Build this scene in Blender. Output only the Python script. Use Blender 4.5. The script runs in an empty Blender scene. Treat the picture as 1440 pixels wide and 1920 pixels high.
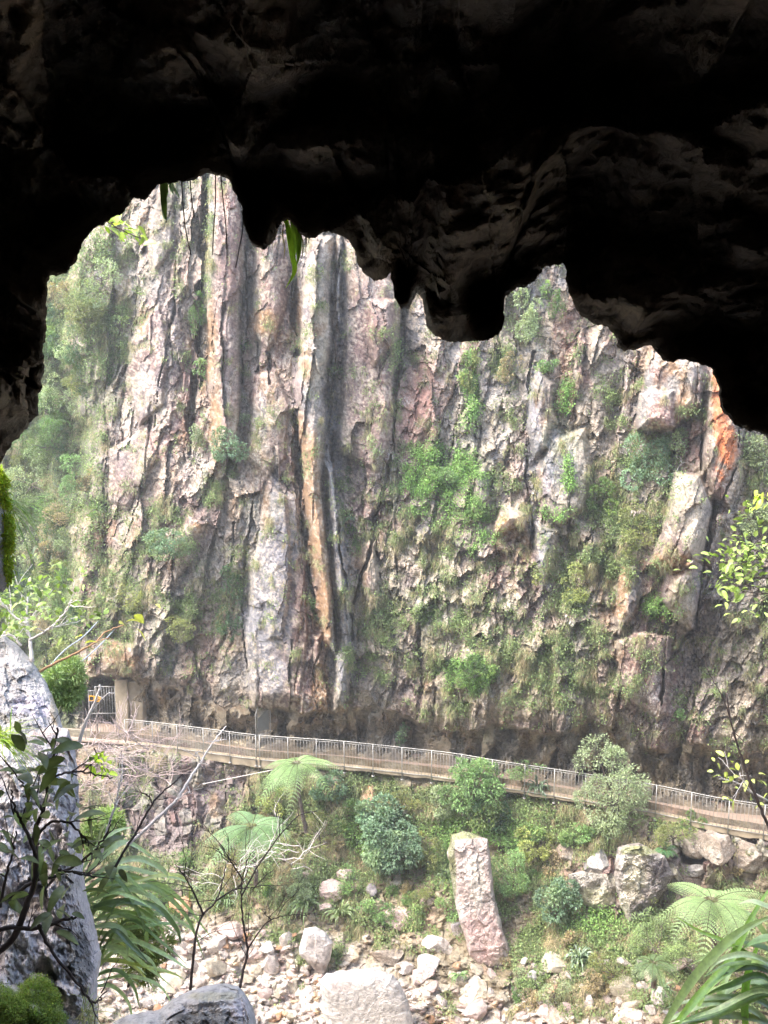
import bpy, math, random
import numpy as np
from mathutils import Vector, Matrix

rng = np.random.default_rng(7)
random.seed(7)
scene = bpy.context.scene
COL = scene.collection
F = 1507.0                      # focal length in photo pixels
PITCH = math.radians(-8.0)
SP, CP = math.sin(-PITCH), math.cos(-PITCH)
H = 13.5                        # walkway is this far below the eye

# ------------------------------------------------------------------ maths
def ray(px, py):
    x = (np.asarray(px, float) - 720) / F
    y = (960 - np.asarray(py, float)) / F
    return x, CP + y * SP, -SP + y * CP

def at(px, py, Y):
    x, dy, dz = ray(px, py)
    s = Y / dy
    return np.stack([x * s, np.broadcast_to(Y, np.shape(s)) + 0 * s, dz * s], -1)

def P(px, py, Y):
    return Vector([float(v) for v in at(px, py, float(Y))])

def ip(v, pts):
    a = np.array(pts, float)
    return np.interp(v, a[:, 0], a[:, 1])

def sstep(a, b, x):
    t = np.clip((x - a) / (b - a), 0, 1)
    return t * t * (3 - 2 * t)

def hsh(ix, iy, iz, seed):
    with np.errstate(over='ignore'):
        h = (ix.astype(np.int64).astype(np.uint32) * np.uint32(374761393)
             + iy.astype(np.int64).astype(np.uint32) * np.uint32(668265263)
             + iz.astype(np.int64).astype(np.uint32) * np.uint32(2147483647)
             + np.uint32((seed * 1274126177) & 0xffffffff))
        h = (h ^ (h >> np.uint32(13))) * np.uint32(1274126177)
        h = (h ^ (h >> np.uint32(16))) * np.uint32(2246822519)
        h = h ^ (h >> np.uint32(15))
    return h.astype(np.float64) / 4294967295.0

def vnoise(x, y, z, seed=0):
    x, y, z = np.broadcast_arrays(np.asarray(x, float), y, z)
    xi, yi, zi = np.floor(x), np.floor(y), np.floor(z)
    fx, fy, fz = x - xi, y - yi, z - zi
    fx = fx * fx * (3 - 2 * fx); fy = fy * fy * (3 - 2 * fy); fz = fz * fz * (3 - 2 * fz)
    r = 0
    for a in (0, 1):
        wa = fx if a else 1 - fx
        for b in (0, 1):
            wb = fy if b else 1 - fy
            for c in (0, 1):
                wc = fz if c else 1 - fz
                r = r + wa * wb * wc * hsh(xi + a, yi + b, zi + c, seed)
    return r * 2 - 1

def fbm(x, y, z, oct=4, seed=0, gain=0.5):
    r = 0; amp = 1; tot = 0
    for i in range(oct):
        f = 2.03 ** i
        r = r + amp * vnoise(x * f + 13.1 * i, y * f + 7.7 * i, z * f + 3.3 * i, seed + i)
        tot += amp; amp *= gain
    return r / tot

def cell2(u, v, seed=0, jit=0.9):
    """nearest jittered cell: F1, F2, hash of the cell, offset to its centre"""
    iu, iv = np.floor(u), np.floor(v)
    f1 = np.full(u.shape, 1e9); f2 = f1.copy()
    cu = np.zeros(u.shape); cv = cu.copy(); dx = cu.copy(); dy = cu.copy()
    zz = np.zeros(u.shape)
    for a in (-1, 0, 1):
        for b in (-1, 0, 1):
            pu = iu + a; pv = iv + b
            ox = pu + 0.5 + jit * (hsh(pu, pv, zz, seed) - 0.5)
            oy = pv + 0.5 + jit * (hsh(pu, pv, zz, seed + 91) - 0.5)
            ex = u - ox; ey = v - oy
            d = np.sqrt(ex * ex + ey * ey)
            n = d < f1
            f2 = np.where(n, f1, np.minimum(f2, d))
            f1 = np.where(n, d, f1)
            cu = np.where(n, pu, cu); cv = np.where(n, pv, cv)
            dx = np.where(n, ex, dx); dy = np.where(n, ey, dy)
    return f1, f2, cu, cv, dx, dy

def facets(u, v, seed, tilt=0.8, edge=0.12, bias=0.0):
    """blocky rock: every cell is a tilted flat facet at its own height; ~[-1,1]; and crack mask"""
    f1, f2, cu, cv, dx, dy = cell2(u, v, seed)
    z = np.zeros(u.shape)
    h = hsh(cu, cv, z, seed + 5) * 2 - 1
    gx = hsh(cu, cv, z, seed + 6) * 2 - 1
    gy = hsh(cu, cv, z, seed + 7) * 2 - 1
    crack = 1 - sstep(0.0, edge, f2 - f1)
    return h * 0.6 + tilt * (gx * dx + gy * dy) + bias * dy, crack, h

# ------------------------------------------------------------------ object helpers
def link(o, parent=None):
    COL.objects.link(o)
    if parent is not None:
        o.parent = parent
    return o

def tag(o, label=None, cat=None, group=None, kind=None):
    if label: o['label'] = label
    if cat: o['category'] = cat
    if group: o['group'] = group
    if kind: o['kind'] = kind
    return o

def mesh_np(name, verts, faces, mat, parent=None, col=None, smooth=False, attrs=None):
    """verts (N,3); faces list of (M,k) arrays; col (N,3)"""
    verts = np.asarray(verts, np.float32)
    if not isinstance(faces, (list, tuple)): faces = [faces]
    faces = [np.asarray(f, np.int32) for f in faces if len(f)]
    me = bpy.data.meshes.new(name)
    me.vertices.add(len(verts)); me.vertices.foreach_set('co', verts.ravel())
    idx = np.concatenate([f.ravel() for f in faces])
    tot = np.concatenate([np.full(len(f), f.shape[1], np.int32) for f in faces])
    st = np.concatenate([[0], np.cumsum(tot)[:-1]]).astype(np.int32)
    me.loops.add(len(idx)); me.loops.foreach_set('vertex_index', idx)
    me.polygons.add(len(tot)); me.polygons.foreach_set('loop_start', st)
    me.polygons.foreach_set('loop_total', tot)
    me.polygons.foreach_set('use_smooth', np.full(len(tot), smooth, bool))
    me.update(calc_edges=True)
    me.validate()
    if col is not None:
        a = me.color_attributes.new('Col', 'FLOAT_COLOR', 'POINT')
        c4 = np.ones((len(verts), 4), np.float32); c4[:, :3] = col
        a.data.foreach_set('color', c4.ravel())
    if attrs:
        for k, v in attrs.items():
            a = me.attributes.new(k, 'FLOAT', 'POINT')
            a.data.foreach_set('value', np.asarray(v, np.float32))
    o = bpy.data.objects.new(name, me)
    if mat: me.materials.append(mat)
    return link(o, parent)

def grid_faces(nr, nc, wrap=False):
    r = np.arange(nr - 1)[:, None]; c = np.arange(nc if wrap else nc - 1)[None, :]
    c2 = (c + 1) % nc
    a = r * nc + c; b = r * nc + c2; d = (r + 1) * nc + c; e = (r + 1) * nc + c2
    return np.stack([a, d, e, b], -1).reshape(-1, 4)

def empty(name, loc):
    o = bpy.data.objects.new(name, None); o.empty_display_size = 0.2
    o.location = loc
    return link(o)

def localise(o, parent):
    """mesh made in world coordinates, put under a parent standing elsewhere"""
    o.data.transform(Matrix.Translation(-Vector(parent.location)))

class MB:
    """collects tubes and boxes into one mesh"""
    def __init__(s): s.v = []; s.f4 = []; s.f3 = []; s.c = []; s.n = 0
    def add(s, v, f, col=(1, 1, 1)):
        v = np.asarray(v, float).reshape(-1, 3); f = np.asarray(f)
        (s.f4 if f.shape[1] == 4 else s.f3).append(f + s.n)
        s.v.append(v); c = np.asarray(col, float)
        s.c.append(np.broadcast_to(c, (len(v), 3)) if c.ndim == 1 else c)
        s.n += len(v)
    def box(s, a, b, M=None, col=(1, 1, 1)):
        x0, y0, z0 = a; x1, y1, z1 = b
        v = np.array([[x, y, z] for z in (z0, z1) for y in (y0, y1) for x in (x0, x1)], float)
        if M is not None:
            R = np.array(M); v = v @ R[:3, :3].T + R[:3, 3]
        s.add(v, [[0, 2, 3, 1], [4, 5, 7, 6], [0, 1, 5, 4], [2, 6, 7, 3], [0, 4, 6, 2], [1, 3, 7, 5]], col)
    def tube(s, pts, rad, n=6, col=(1, 1, 1)):
        pts = np.asarray(pts, float); k = len(pts)
        rad = np.broadcast_to(np.asarray(rad, float), (k,))
        t = np.gradient(pts, axis=0); t /= np.linalg.norm(t, axis=1)[:, None] + 1e-9
        ref = np.where(np.abs(t[:, 2:3]) > 0.85, [[1., 0, 0]], [[0, 0, 1.]])
        a = np.cross(t, ref); a /= np.linalg.norm(a, axis=1)[:, None] + 1e-9
        for i in range(1, k):
            a[i] = a[i - 1] - t[i] * np.dot(a[i - 1], t[i]); a[i] /= np.linalg.norm(a[i]) + 1e-9
        b = np.cross(t, a)
        th = np.arange(n) * 2 * math.pi / n
        v = pts[:, None] + rad[:, None, None] * (np.cos(th)[None, :, None] * a[:, None] + np.sin(th)[None, :, None] * b[:, None])
        f = grid_faces(k, n, True)
        s.add(v.reshape(-1, 3), f, col)
        # caps
        base = s.n - k * n
        for q in range(1, n - 1):
            s.f3.append(np.array([[base, base + q, base + q + 1]]))
            e = base + (k - 1) * n
            s.f3.append(np.array([[e, e + q + 1, e + q]]))
    def build(s, name, mat, parent=None, smooth=False, world=True, col=True):
        fs = []
        if s.f4: fs.append(np.concatenate(s.f4))
        if s.f3: fs.append(np.concatenate(s.f3))
        o = mesh_np(name, np.concatenate(s.v), fs, mat, parent, np.concatenate(s.c) if col else None, smooth)
        if parent is not None and world: localise(o, parent)
        return o

def curve(pts, n=12):
    """smooth 3D polyline through points"""
    p = np.asarray([list(q) for q in pts], float)
    if len(p) == 2:
        t = np.linspace(0, 1, n)[:, None]
        return p[0] * (1 - t) + p[1] * t
    out = []
    q = np.vstack([2 * p[0] - p[1], p, 2 * p[-1] - p[-2]])
    m = max(2, n // (len(p) - 1))
    for i in range(1, len(q) - 2):
        for t in np.arange(m) / m:
            out.append(0.5 * ((2 * q[i]) + (-q[i - 1] + q[i + 1]) * t + (2 * q[i - 1] - 5 * q[i] + 4 * q[i + 1] - q[i + 2]) * t * t
                              + (-q[i - 1] + 3 * q[i] - 3 * q[i + 1] + q[i + 2]) * t ** 3))
    out.append(p[-1])
    return np.array(out)

def noisy_line(a, b, n, amp):
    a, b = np.asarray(a, float), np.asarray(b, float)
    t = np.linspace(0, 1, n)[:, None]
    j = np.cumsum(rng.normal(0, 1, (n, 3)), 0); j -= j[-1] * t
    return a + (b - a) * t + j * amp * np.linalg.norm(b - a) / n ** 0.5

# ------------------------------------------------------------------ materials
def new_mat(name):
    m = bpy.data.materials.new(name); m.use_nodes = True
    nt = m.node_tree; nt.nodes.clear()
    return m, nt, nt.nodes, nt.links

def N(nt, t, **kw):
    n = nt.nodes.new(t)
    for k, v in kw.items():
        if k.startswith('i_'): n.inputs[k[2:].replace('_', ' ')].default_value = v
        else: setattr(n, k, v)
    return n

def ramp(nt, src, stops):
    r = nt.nodes.new('ShaderNodeValToRGB')
    while len(r.color_ramp.elements) < len(stops): r.color_ramp.elements.new(0.5)
    for e, (p, c) in zip(r.color_ramp.elements, stops):
        e.position = p; e.color = (*c, 1) if len(c) == 3 else c
    nt.links.new(src, r.inputs[0])
    return r.outputs[0]

def mix(nt, fac, a, b, mode='MIX'):
    n = nt.nodes.new('ShaderNodeMix'); n.data_type = 'RGBA'; n.blend_type = mode
    L = nt.links
    for i, v in ((0, fac), (6, a), (7, b)):
        if isinstance(v, (int, float)): n.inputs[i].default_value = v
        elif isinstance(v, tuple): n.inputs[i].default_value = (*v, 1)
        else: L.new(v, n.inputs[i])
    return n.outputs[2]

def noise(nt, vec, scale, detail=6, rough=0.6):
    n = nt.nodes.new('ShaderNodeTexNoise'); n.inputs['Scale'].default_value = scale
    n.inputs['Detail'].default_value = detail; n.inputs['Roughness'].default_value = rough
    nt.links.new(vec, n.inputs['Vector'])
    return n.outputs['Fac']

def rock_mat(name, scale=1.0, lichen=0.5, attr=True, base=(0.3, 0.28, 0.27), bump=0.9, lichen_col=(0.62, 0.6, 0.56), dark=(0.5, 0.5, 0.5), moss_up=0.0, rough=0.9, bdist=0.09):
    m, nt, nd, L = new_mat(name)
    tc = nd.new('ShaderNodeTexCoord'); v = tc.outputs['Object']
    if attr:
        a = N(nt, 'ShaderNodeAttribute', attribute_name='Col'); c = a.outputs['Color']
    else:
        n0 = noise(nt, v, 0.8 * scale, 4)
        b = base
        c = ramp(nt, n0, [(0.3, tuple(x * 0.72 for x in b)), (0.5, b), (0.7, (b[0] * 1.25, b[1] * 1.15, b[2] * 1.02))])
    n1 = noise(nt, v, 5.5 * scale, 4, 0.7)
    c = mix(nt, 1.0, c, ramp(nt, n1, [(0.28, dark), (0.5, (1, 1, 1)), (0.72, (1.25, 1.22, 1.16))]), 'MULTIPLY')
    # lichen: crusty pale spots with broken edges
    vo = N(nt, 'ShaderNodeTexVoronoi', feature='F1'); vo.inputs['Scale'].default_value = 10 * scale
    wv = N(nt, 'ShaderNodeVectorMath', operation='ADD')
    nz = N(nt, 'ShaderNodeTexNoise'); nz.inputs['Scale'].default_value = 14 * scale; L.new(v, nz.inputs['Vector'])
    sc = N(nt, 'ShaderNodeVectorMath', operation='SCALE'); sc.inputs['Scale'].default_value = 0.12 / scale
    L.new(nz.outputs['Color'], sc.inputs[0]); L.new(v, wv.inputs[0]); L.new(sc.outputs[0], wv.inputs[1])
    L.new(wv.outputs[0], vo.inputs['Vector'])
    spots = ramp(nt, vo.outputs['Distance'], [(0.26, (1, 1, 1)), (0.38, (0, 0, 0))])
    patch = ramp(nt, noise(nt, v, 1.1 * scale, 3, 0.65), [(0.5 - 0.16 * lichen, (0, 0, 0)), (0.62, (1, 1, 1))])
    fine = ramp(nt, noise(nt, v, 22 * scale, 3, 0.6), [(0.42, (0, 0, 0)), (0.58, (1, 1, 1))])
    f = mix(nt, 1.0, spots, patch, 'MULTIPLY'); f2 = mix(nt, 1.0, fine, patch, 'MULTIPLY')
    f = mix(nt, 1.0, f, mix(nt, 1.0, f2, (0.55, 0.55, 0.55), 'MULTIPLY'), 'LIGHTEN')
    f = mix(nt, 1.0, f, (lichen, lichen, lichen), 'MULTIPLY')
    if attr:
        la = N(nt, 'ShaderNodeAttribute', attribute_name='lich')
        f = mix(nt, 1.0, f, la.outputs['Color'], 'MULTIPLY')
    c = mix(nt, f, c, lichen_col)
    if moss_up > 0:
        g = N(nt, 'ShaderNodeNewGeometry'); sx = N(nt, 'ShaderNodeSeparateXYZ'); L.new(g.outputs['Normal'], sx.inputs[0])
        ad = N(nt, 'ShaderNodeMath', operation='MULTIPLY_ADD'); L.new(noise(nt, v, 3 * scale, 5), ad.inputs[0]); ad.inputs[1].default_value = 1.3
        L.new(sx.outputs['Z'], ad.inputs[2])
        mm = ramp(nt, ad.outputs[0], [(1.25 - 0.5 * moss_up, (0, 0, 0)), (1.0 if moss_up > .8 else 1.35 - 0.4 * moss_up, (1, 1, 1))]) if False else None
        mr = N(nt, 'ShaderNodeMapRange'); L.new(ad.outputs[0], mr.inputs['Value'])
        mr.inputs['From Min'].default_value = 1.55 - 0.7 * moss_up; mr.inputs['From Max'].default_value = 1.7 - 0.7 * moss_up
        mc = ramp(nt, noise(nt, v, 12 * scale, 4), [(0.35, (0.05, 0.075, 0.015)), (0.65, (0.17, 0.23, 0.045))])
        c = mix(nt, mr.outputs[0], c, mc)
    bs = N(nt, 'ShaderNodeBsdfPrincipled'); bs.inputs['Roughness'].default_value = rough
    bs.inputs['Specular IOR Level'].default_value = 0.25
    L.new(c, bs.inputs['Base Color'])
    b1 = N(nt, 'ShaderNodeBump'); b1.inputs['Strength'].default_value = bump; b1.inputs['Distance'].default_value = bdist / scale
    h = nd.new('ShaderNodeMath'); h.operation = 'ADD'
    L.new(noise(nt, v, 8 * scale, 5, 0.72), h.inputs[0]); h.inputs[1].default_value = 0
    L.new(h.outputs[0], b1.inputs['Height']); L.new(b1.outputs[0], bs.inputs['Normal'])
    o = nd.new('ShaderNodeOutputMaterial'); L.new(bs.outputs[0], o.inputs[0])
    return m

def leaf_mat(name, trans=0.3, rough=0.45, spec=0.35, tint=(1, 1, 1)):
    m, nt, nd, L = new_mat(name)
    a = N(nt, 'ShaderNodeAttribute', attribute_name='Col')
    tc = nd.new('ShaderNodeTexCoord')
    c = mix(nt, 1.0, a.outputs['Color'], tint, 'MULTIPLY')
    c = mix(nt, 1.0, c, ramp(nt, noise(nt, tc.outputs['Object'], 20, 3), [(0.3, (0.75, 0.75, 0.75)), (0.7, (1.2, 1.2, 1.1))]), 'MULTIPLY')
    bs = N(nt, 'ShaderNodeBsdfPrincipled'); bs.inputs['Roughness'].default_value = rough
    bs.inputs['Specular IOR Level'].default_value = spec
    L.new(c, bs.inputs['Base Color'])
    tr = nd.new('ShaderNodeBsdfTranslucent'); L.new(mix(nt, 1.0, c, (1.3, 1.5, 0.7), 'MULTIPLY'), tr.inputs['Color'])
    mx = nd.new('ShaderNodeMixShader'); mx.inputs[0].default_value = trans
    L.new(bs.outputs[0], mx.inputs[1]); L.new(tr.outputs[0], mx.inputs[2])
    o = nd.new('ShaderNodeOutputMaterial'); L.new(mx.outputs[0], o.inputs[0])
    return m

def plain_mat(name, col, rough=0.6, metal=0.0, var=0.25, scale=6, bump=0.2):
    m, nt, nd, L = new_mat(name)
    tc = nd.new('ShaderNodeTexCoord')
    c = ramp(nt, noise(nt, tc.outputs['Object'], scale, 6), [(0.3, tuple(x * (1 - var) for x in col)), (0.7, tuple(x * (1 + var) for x in col))])
    bs = N(nt, 'ShaderNodeBsdfPrincipled'); bs.inputs['Roughness'].default_value = rough
    bs.inputs['Metallic'].default_value = metal
    L.new(c, bs.inputs['Base Color'])
    b = N(nt, 'ShaderNodeBump'); b.inputs['Strength'].default_value = bump; b.inputs['Distance'].default_value = 0.02
    L.new(noise(nt, tc.outputs['Object'], scale * 4, 5), b.inputs['Height']); L.new(b.outputs[0], bs.inputs['Normal'])
    o = nd.new('ShaderNodeOutputMaterial'); L.new(bs.outputs[0], o.inputs[0])
    return m

M_CLIFF = rock_mat('lichened_cliff_rock', 1.0, 0.7, lichen_col=(0.56, 0.54, 0.48))
M_BOULD = rock_mat('pale_boulder_rock', 1.6, 0.5, attr=False, base=(0.42, 0.36, 0.33))
M_SLAB = rock_mat('pinkish_slab_rock', 1.3, 0.8, attr=True)
M_NEAR = rock_mat('near_grey_rock', 3.2, 0.75, attr=True, bump=0.9, bdist=0.08)
M_CAVE = rock_mat('dark_cave_rock', 1.6, 0.25, attr=True, lichen_col=(0.10, 0.095, 0.085), bump=1.0, bdist=0.12)
M_GROUND = rock_mat('earth_and_litter', 2.0, 0.3, attr=True)
M_LEAF = leaf_mat('shrub_leaves')
M_FERN = leaf_mat('fern_fronds', 0.35, 0.5)
M_STRAP = leaf_mat('strap_leaves', 0.25, 0.3, 0.6)
M_NEARLEAF = leaf_mat('near_leaves', 0.25, 0.35, 0.4)
M_GRASS = leaf_mat('grass_blades', 0.3, 0.6)
M_BARK = rock_mat('bark', 4.0, 0.4, attr=False, base=(0.13, 0.10, 0.085))
M_DARKTWIG = plain_mat('dark_twig', (0.07, 0.05, 0.045), 0.8)
M_PALETWIG = plain_mat('bleached_twig', (0.66, 0.60, 0.57), 0.8)
M_PINKTWIG = plain_mat('dry_pinkish_twig', (0.42, 0.33, 0.31), 0.8)
M_STEEL = plain_mat('galvanised_steel', (0.36, 0.35, 0.33), 0.5, 0.5, 0.1)
M_CONC = plain_mat('weathered_concrete', (0.33, 0.27, 0.19), 0.9, 0, 0.35, 2)
M_PATH = plain_mat('compacted_gravel', (0.33, 0.25, 0.20), 0.95, 0, 0.15, 3)
M_SIGN = plain_mat('orange_sign_paint', (0.75, 0.36, 0.03), 0.5, 0, 0.05)
M_BLACK = plain_mat('black_paint', (0.02, 0.02, 0.02), 0.6, 0, 0.1)
M_PANEL = plain_mat('dull_panel', (0.12, 0.12, 0.11), 0.5, 0, 0.15)
M_WIRE = plain_mat('pale_cable', (0.4, 0.45, 0.52), 0.5, 0, 0.1)

# ================================================================== THE FAR SIDE OF THE GORGE
def V_outer(px):   # outer edge of the walkway
    return ip(px, [(-900, 1330), (60, 1378), (270, 1394), (350, 1404), (485, 1423), (640, 1434), (770, 1449), (850, 1458),
                   (935, 1474), (1100, 1500), (1230, 1522), (1340, 1547), (1440, 1563), (1900, 1640), (2400, 1730)])
def V_back(px):    # where the walkway meets the rock behind it
    return V_outer(px) - ip(px, [(-900, 16), (400, 17), (640, 17), (770, 20), (1000, 22), (1100, 18), (1240, 18), (1340, 24), (1440, 32), (1900, 34)])
def V_lip(px):     # lower edge of the cliff face above the undercut
    return ip(px, [(-900, 1270), (160, 1262), (200, 1268), (250, 1262), (285, 1272), (330, 1296), (370, 1308), (430, 1322), (480, 1328), (560, 1332), (640, 1334),
                   (700, 1322), (740, 1328), (800, 1362), (880, 1368), (930, 1352), (1000, 1368), (1060, 1372), (1110, 1352), (1160, 1374),
                   (1230, 1408), (1290, 1388), (1340, 1400), (1440, 1424), (1900, 1480), (2400, 1540)])
def plane_Y(px, py, z):
    x, dy, dz = ray(px, py)
    return dy * (z / dz)
def Y_outer(px):
    q = np.array([-900, 60, 270, 485, 640, 850, 1100, 1340, 1440, 1900, 2400.])
    return np.interp(px, q, plane_Y(q, V_outer(q), -H))
def Y_back(px):
    q = np.array([-900, 60, 270, 485, 640, 850, 1100, 1340, 1440, 1900, 2400.])
    return np.interp(px, q, plane_Y(q, V_back(q), -H))

LEAN = [(-400, -.15), (150, -.14), (330, -.13), (450, -.05), (580, .06), (700, .0), (820, -.10), (1000, -.10), (1200, -.18), (1330, -.30), (1900, -.35)]

def blobs(px, py, L, warp=None):
    """sum of soft elliptical blobs (px, py, rx, ry, strength) in photo coordinates"""
    r = np.zeros(px.shape)
    for b in L:
        d = ((px - b[0]) / b[2]) ** 2 + ((py - b[1]) / b[3]) ** 2
        r = np.maximum(r, b[4] * np.exp(-d * 0.9))
    return r

# green growth on the cliff (photo px): x, y, rx, ry, density
VEG = [(60, 800, 130, 330, .85), (120, 560, 110, 120, .8), (230, 460, 70, 60, .5), (390, 430, 12, 150, .8), (330, 420, 45, 90, .45), (360, 640, 30, 90, .35),
       (200, 640, 60, 150, .55), (80, 1120, 90, 160, .9), (230, 1130, 60, 90, .6), (300, 960, 45, 45, .55), (310, 1020, 60, 40, .6),
       (260, 1100, 80, 50, .55), (340, 1150, 90, 60, .6), (420, 1130, 40, 80, .6), (400, 930, 40, 60, .5), (440, 850, 60, 60, .45), (460, 1060, 30, 60, .5),
       (240, 1200, 60, 40, .5), (350, 1220, 60, 50, .45), (410, 1200, 30, 60, .4), (460, 660, 16, 60, .5), (500, 800, 40, 25, .4), (540, 860, 25, 80, .35),
       (595, 520, 25, 25, .45), (590, 570, 30, 12, .6), (740, 720, 14, 150, .55), (640, 960, 14, 120, .45), (655, 1230, 18, 50, .5),
       (880, 720, 30, 110, .7), (940, 680, 40, 60, .6), (970, 590, 50, 50, .6), (830, 880, 90, 60, .8), (780, 900, 60, 50, .75), (860, 960, 70, 60, .75),
       (760, 980, 50, 60, .6), (820, 1050, 70, 60, .55), (900, 1010, 40, 40, .6), (730, 1160, 60, 70, .55), (800, 1150, 60, 50, .6), (860, 1180, 60, 50, .55), (900, 1130, 70, 60, .45),
       (720, 1250, 50, 40, .6), (800, 1250, 60, 50, .6), (880, 1260, 70, 60, .8), (850, 1330, 60, 30, .7), (940, 1230, 60, 50, .65), (1000, 1250, 60, 50, .65),
       (1050, 1200, 60, 50, .6), (1040, 1290, 80, 50, .6), (960, 1300, 60, 30, .6), (1100, 1280, 50, 40, .55), (1080, 1060, 60, 60, .75), (1060, 1130, 60, 50, .7),
       (1150, 960, 60, 90, .8), (1120, 1060, 60, 80, .75), (1180, 1060, 40, 60, .5), (1140, 1140, 40, 50, .5), (1060, 740, 18, 45, .75), (1025, 690, 22, 10, .8), (1068, 885, 12, 40, .75),
       (1040, 960, 40, 14, .8), (1150, 760, 30, 60, .5), (1130, 870, 30, 60, .45), (1200, 860, 60, 50, .75), (1240, 960, 45, 60, .55), (1235, 1135, 36, 26, .8), (1250, 1000, 40, 50, .5),
       (950, 780, 40, 60, .45), (1100, 650, 30, 40, .3), (1200, 700, 10, 40, .4), (1410, 900, 40, 60, .5), (1420, 980, 40, 50, .5), (1380, 1180, 30, 60, .3), (1400, 1330, 40, 60, .25), (1300, 650, 20, 20, .3),
       (1110, 1190, 50, 30, .5), (1180, 1200, 60, 25, .4), (930, 900, 30, 70, .45), (990, 640, 30, 20, .5), (300, 860, 60, 40, .3), (500, 1000, 20, 50, .3), (560, 640, 10, 60, .3), (680, 1340, 30, 12, .4)]
GREENER = [(880, 720, 30, 110, 1), (830, 900, 90, 90, 1), (880, 1260, 60, 50, .8), (1060, 740, 20, 60, 1), (1040, 960, 40, 20, 1), (1025, 690, 22, 12, 1), (1068, 885, 14, 40, 1),
           (1235, 1135, 36, 26, .9), (740, 720, 20, 150, .4), (900, 1000, 60, 60, .7), (960, 1280, 100, 50, .4), (640, 960, 20, 120, .3), (830, 1160, 60, 60, .4), (1060, 1290, 60, 40, .4)]

OCHRE = [(565, 820, 22, 60, .8), (585, 900, 18, 90, 1), (592, 1000, 18, 80, 1), (612, 1120, 16, 90, .9), (600, 1290, 20, 60, .8), (575, 690, 18, 60, .55), (595, 620, 22, 20, .5),
         (490, 605, 34, 26, .9), (395, 640, 14, 90, .7), (403, 790, 14, 100, .7), (265, 600, 14, 40, .6), (555, 580, 10, 70, .8), (530, 640, 30, 30, .5), (485, 870, 30, 30, .4), (700, 520, 30, 30, .4),
         (715, 640, 14, 40, .35), (960, 990, 36, 24, .7), (985, 1030, 16, 30, .8), (1005, 760, 10, 80, .4), (1230, 720, 30, 30, .5), (1260, 690, 40, 30, .55), (1285, 760, 26, 50, .5), (1260, 1060, 60, 22, .9), (1400, 960, 24, 40, .6),
         (1390, 1020, 20, 40, .4), (1170, 1090, 12, 50, 1), (1160, 1140, 16, 20, .9), (1190, 1230, 60, 40, .4), (220, 1225, 30, 25, .9), (245, 1240, 30, 20, .8), (370, 990, 14, 14, .6), (380, 730, 10, 80, .5), (620, 460, 16, 20, .5),
         (320, 1060, 16, 30, .5), (790, 1400, 60, 20, .4), (640, 1345, 40, 20, .6), (300, 1320, 60, 20, .4), (400, 1345, 60, 14, .5), (560, 1345, 40, 14, .5), (450, 930, 20, 40, .3), (240, 385, 8, 12, .8), (500, 950, 14, 60, .5)]
ORANGE = [(1352, 760, 18, 60, .95), (1362, 830, 20, 45, 1), (1345, 710, 12, 25, .9), (1355, 890, 14, 25, .5)]
PINK = [(790, 770, 40, 70, .9), (800, 700, 30, 60, .7), (770, 830, 30, 30, .6), (1240, 770, 40, 40, .7), (1230, 700, 26, 30, .6), (1290, 850, 20, 50, .8), (1350, 930, 30, 60, .6), (1070, 620, 50, 80, .6), (1100, 700, 30, 60, .4),
        (700, 600, 40, 60, .45), (480, 720, 30, 60, .5), (440, 420, 20, 90, .4), (290, 850, 60, 60, .4), (170, 1060, 24, 120, .5), (930, 1080, 40, 70, .4), (1210, 1260, 50, 70, .5), (1390, 840, 16, 60, .5), (230, 640, 20, 60, .3), (1170, 1320, 120, 40, .4)]
BLUE = [(625, 900, 16, 160, .9), (640, 1050, 20, 120, .9), (645, 1200, 20, 120, .8), (510, 1100, 45, 160, .85), (545, 1000, 24, 80, .8), (640, 560, 12, 140, .8), (500, 1260, 50, 60, .7), (655, 620, 24, 100, .5), (1000, 800, 22, 160, .8),
        (990, 600, 26, 90, .7), (1020, 560, 20, 60, .6), (1000, 960, 12, 90, .8), (1020, 1040, 22, 60, .8), (1185, 1100, 20, 60, .7), (1280, 1220, 36, 60, .5), (1040, 880, 50, 90, .55), (680, 900, 50, 60, .4), (430, 700, 26, 160, .4), (360, 880, 60, 60, .3),
        (780, 600, 26, 50, .6), (620, 1250, 26, 60, .6), (260, 560, 30, 120, .35), (1320, 1290, 40, 80, .4), (470, 1160, 24, 100, .5), (1180, 1190, 20, 40, .3), (420, 1250, 40, 50, .4)]
CREAM = [(760, 1030, 70, 120, .55), (850, 1100, 90, 90, .5), (900, 1180, 120, 90, .6), (1000, 1220, 120, 90, .6), (960, 1320, 160, 40, .8), (830, 1340, 60, 30, .8), (1290, 940, 36, 80, .95), (1300, 1000, 24, 50, .9), (1280, 1130, 30, 60, .9), (600, 600, 30, 60, .6),
         (590, 700, 30, 60, .6), (580, 540, 24, 60, .5), (900, 790, 50, 90, .5), (1120, 620, 40, 50, .4), (1090, 800, 30, 90, .6), (1070, 950, 40, 60, .6), (965, 960, 30, 30, .8), (480, 830, 40, 60, .5), (510, 780, 30, 60, .5), (400, 900, 50, 60, .4), (280, 880, 50, 60, .4),
         (260, 700, 60, 100, .35), (1400, 1160, 60, 160, .5), (1390, 1330, 70, 80, .9), (1400, 1200, 50, 80, .8), (1210, 1020, 30, 40, .4), (700, 1060, 24, 90, .6), (300, 1180, 60, 50, .3), (1330, 960, 10, 60, .5), (1180, 800, 30, 60, .4)]
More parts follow.
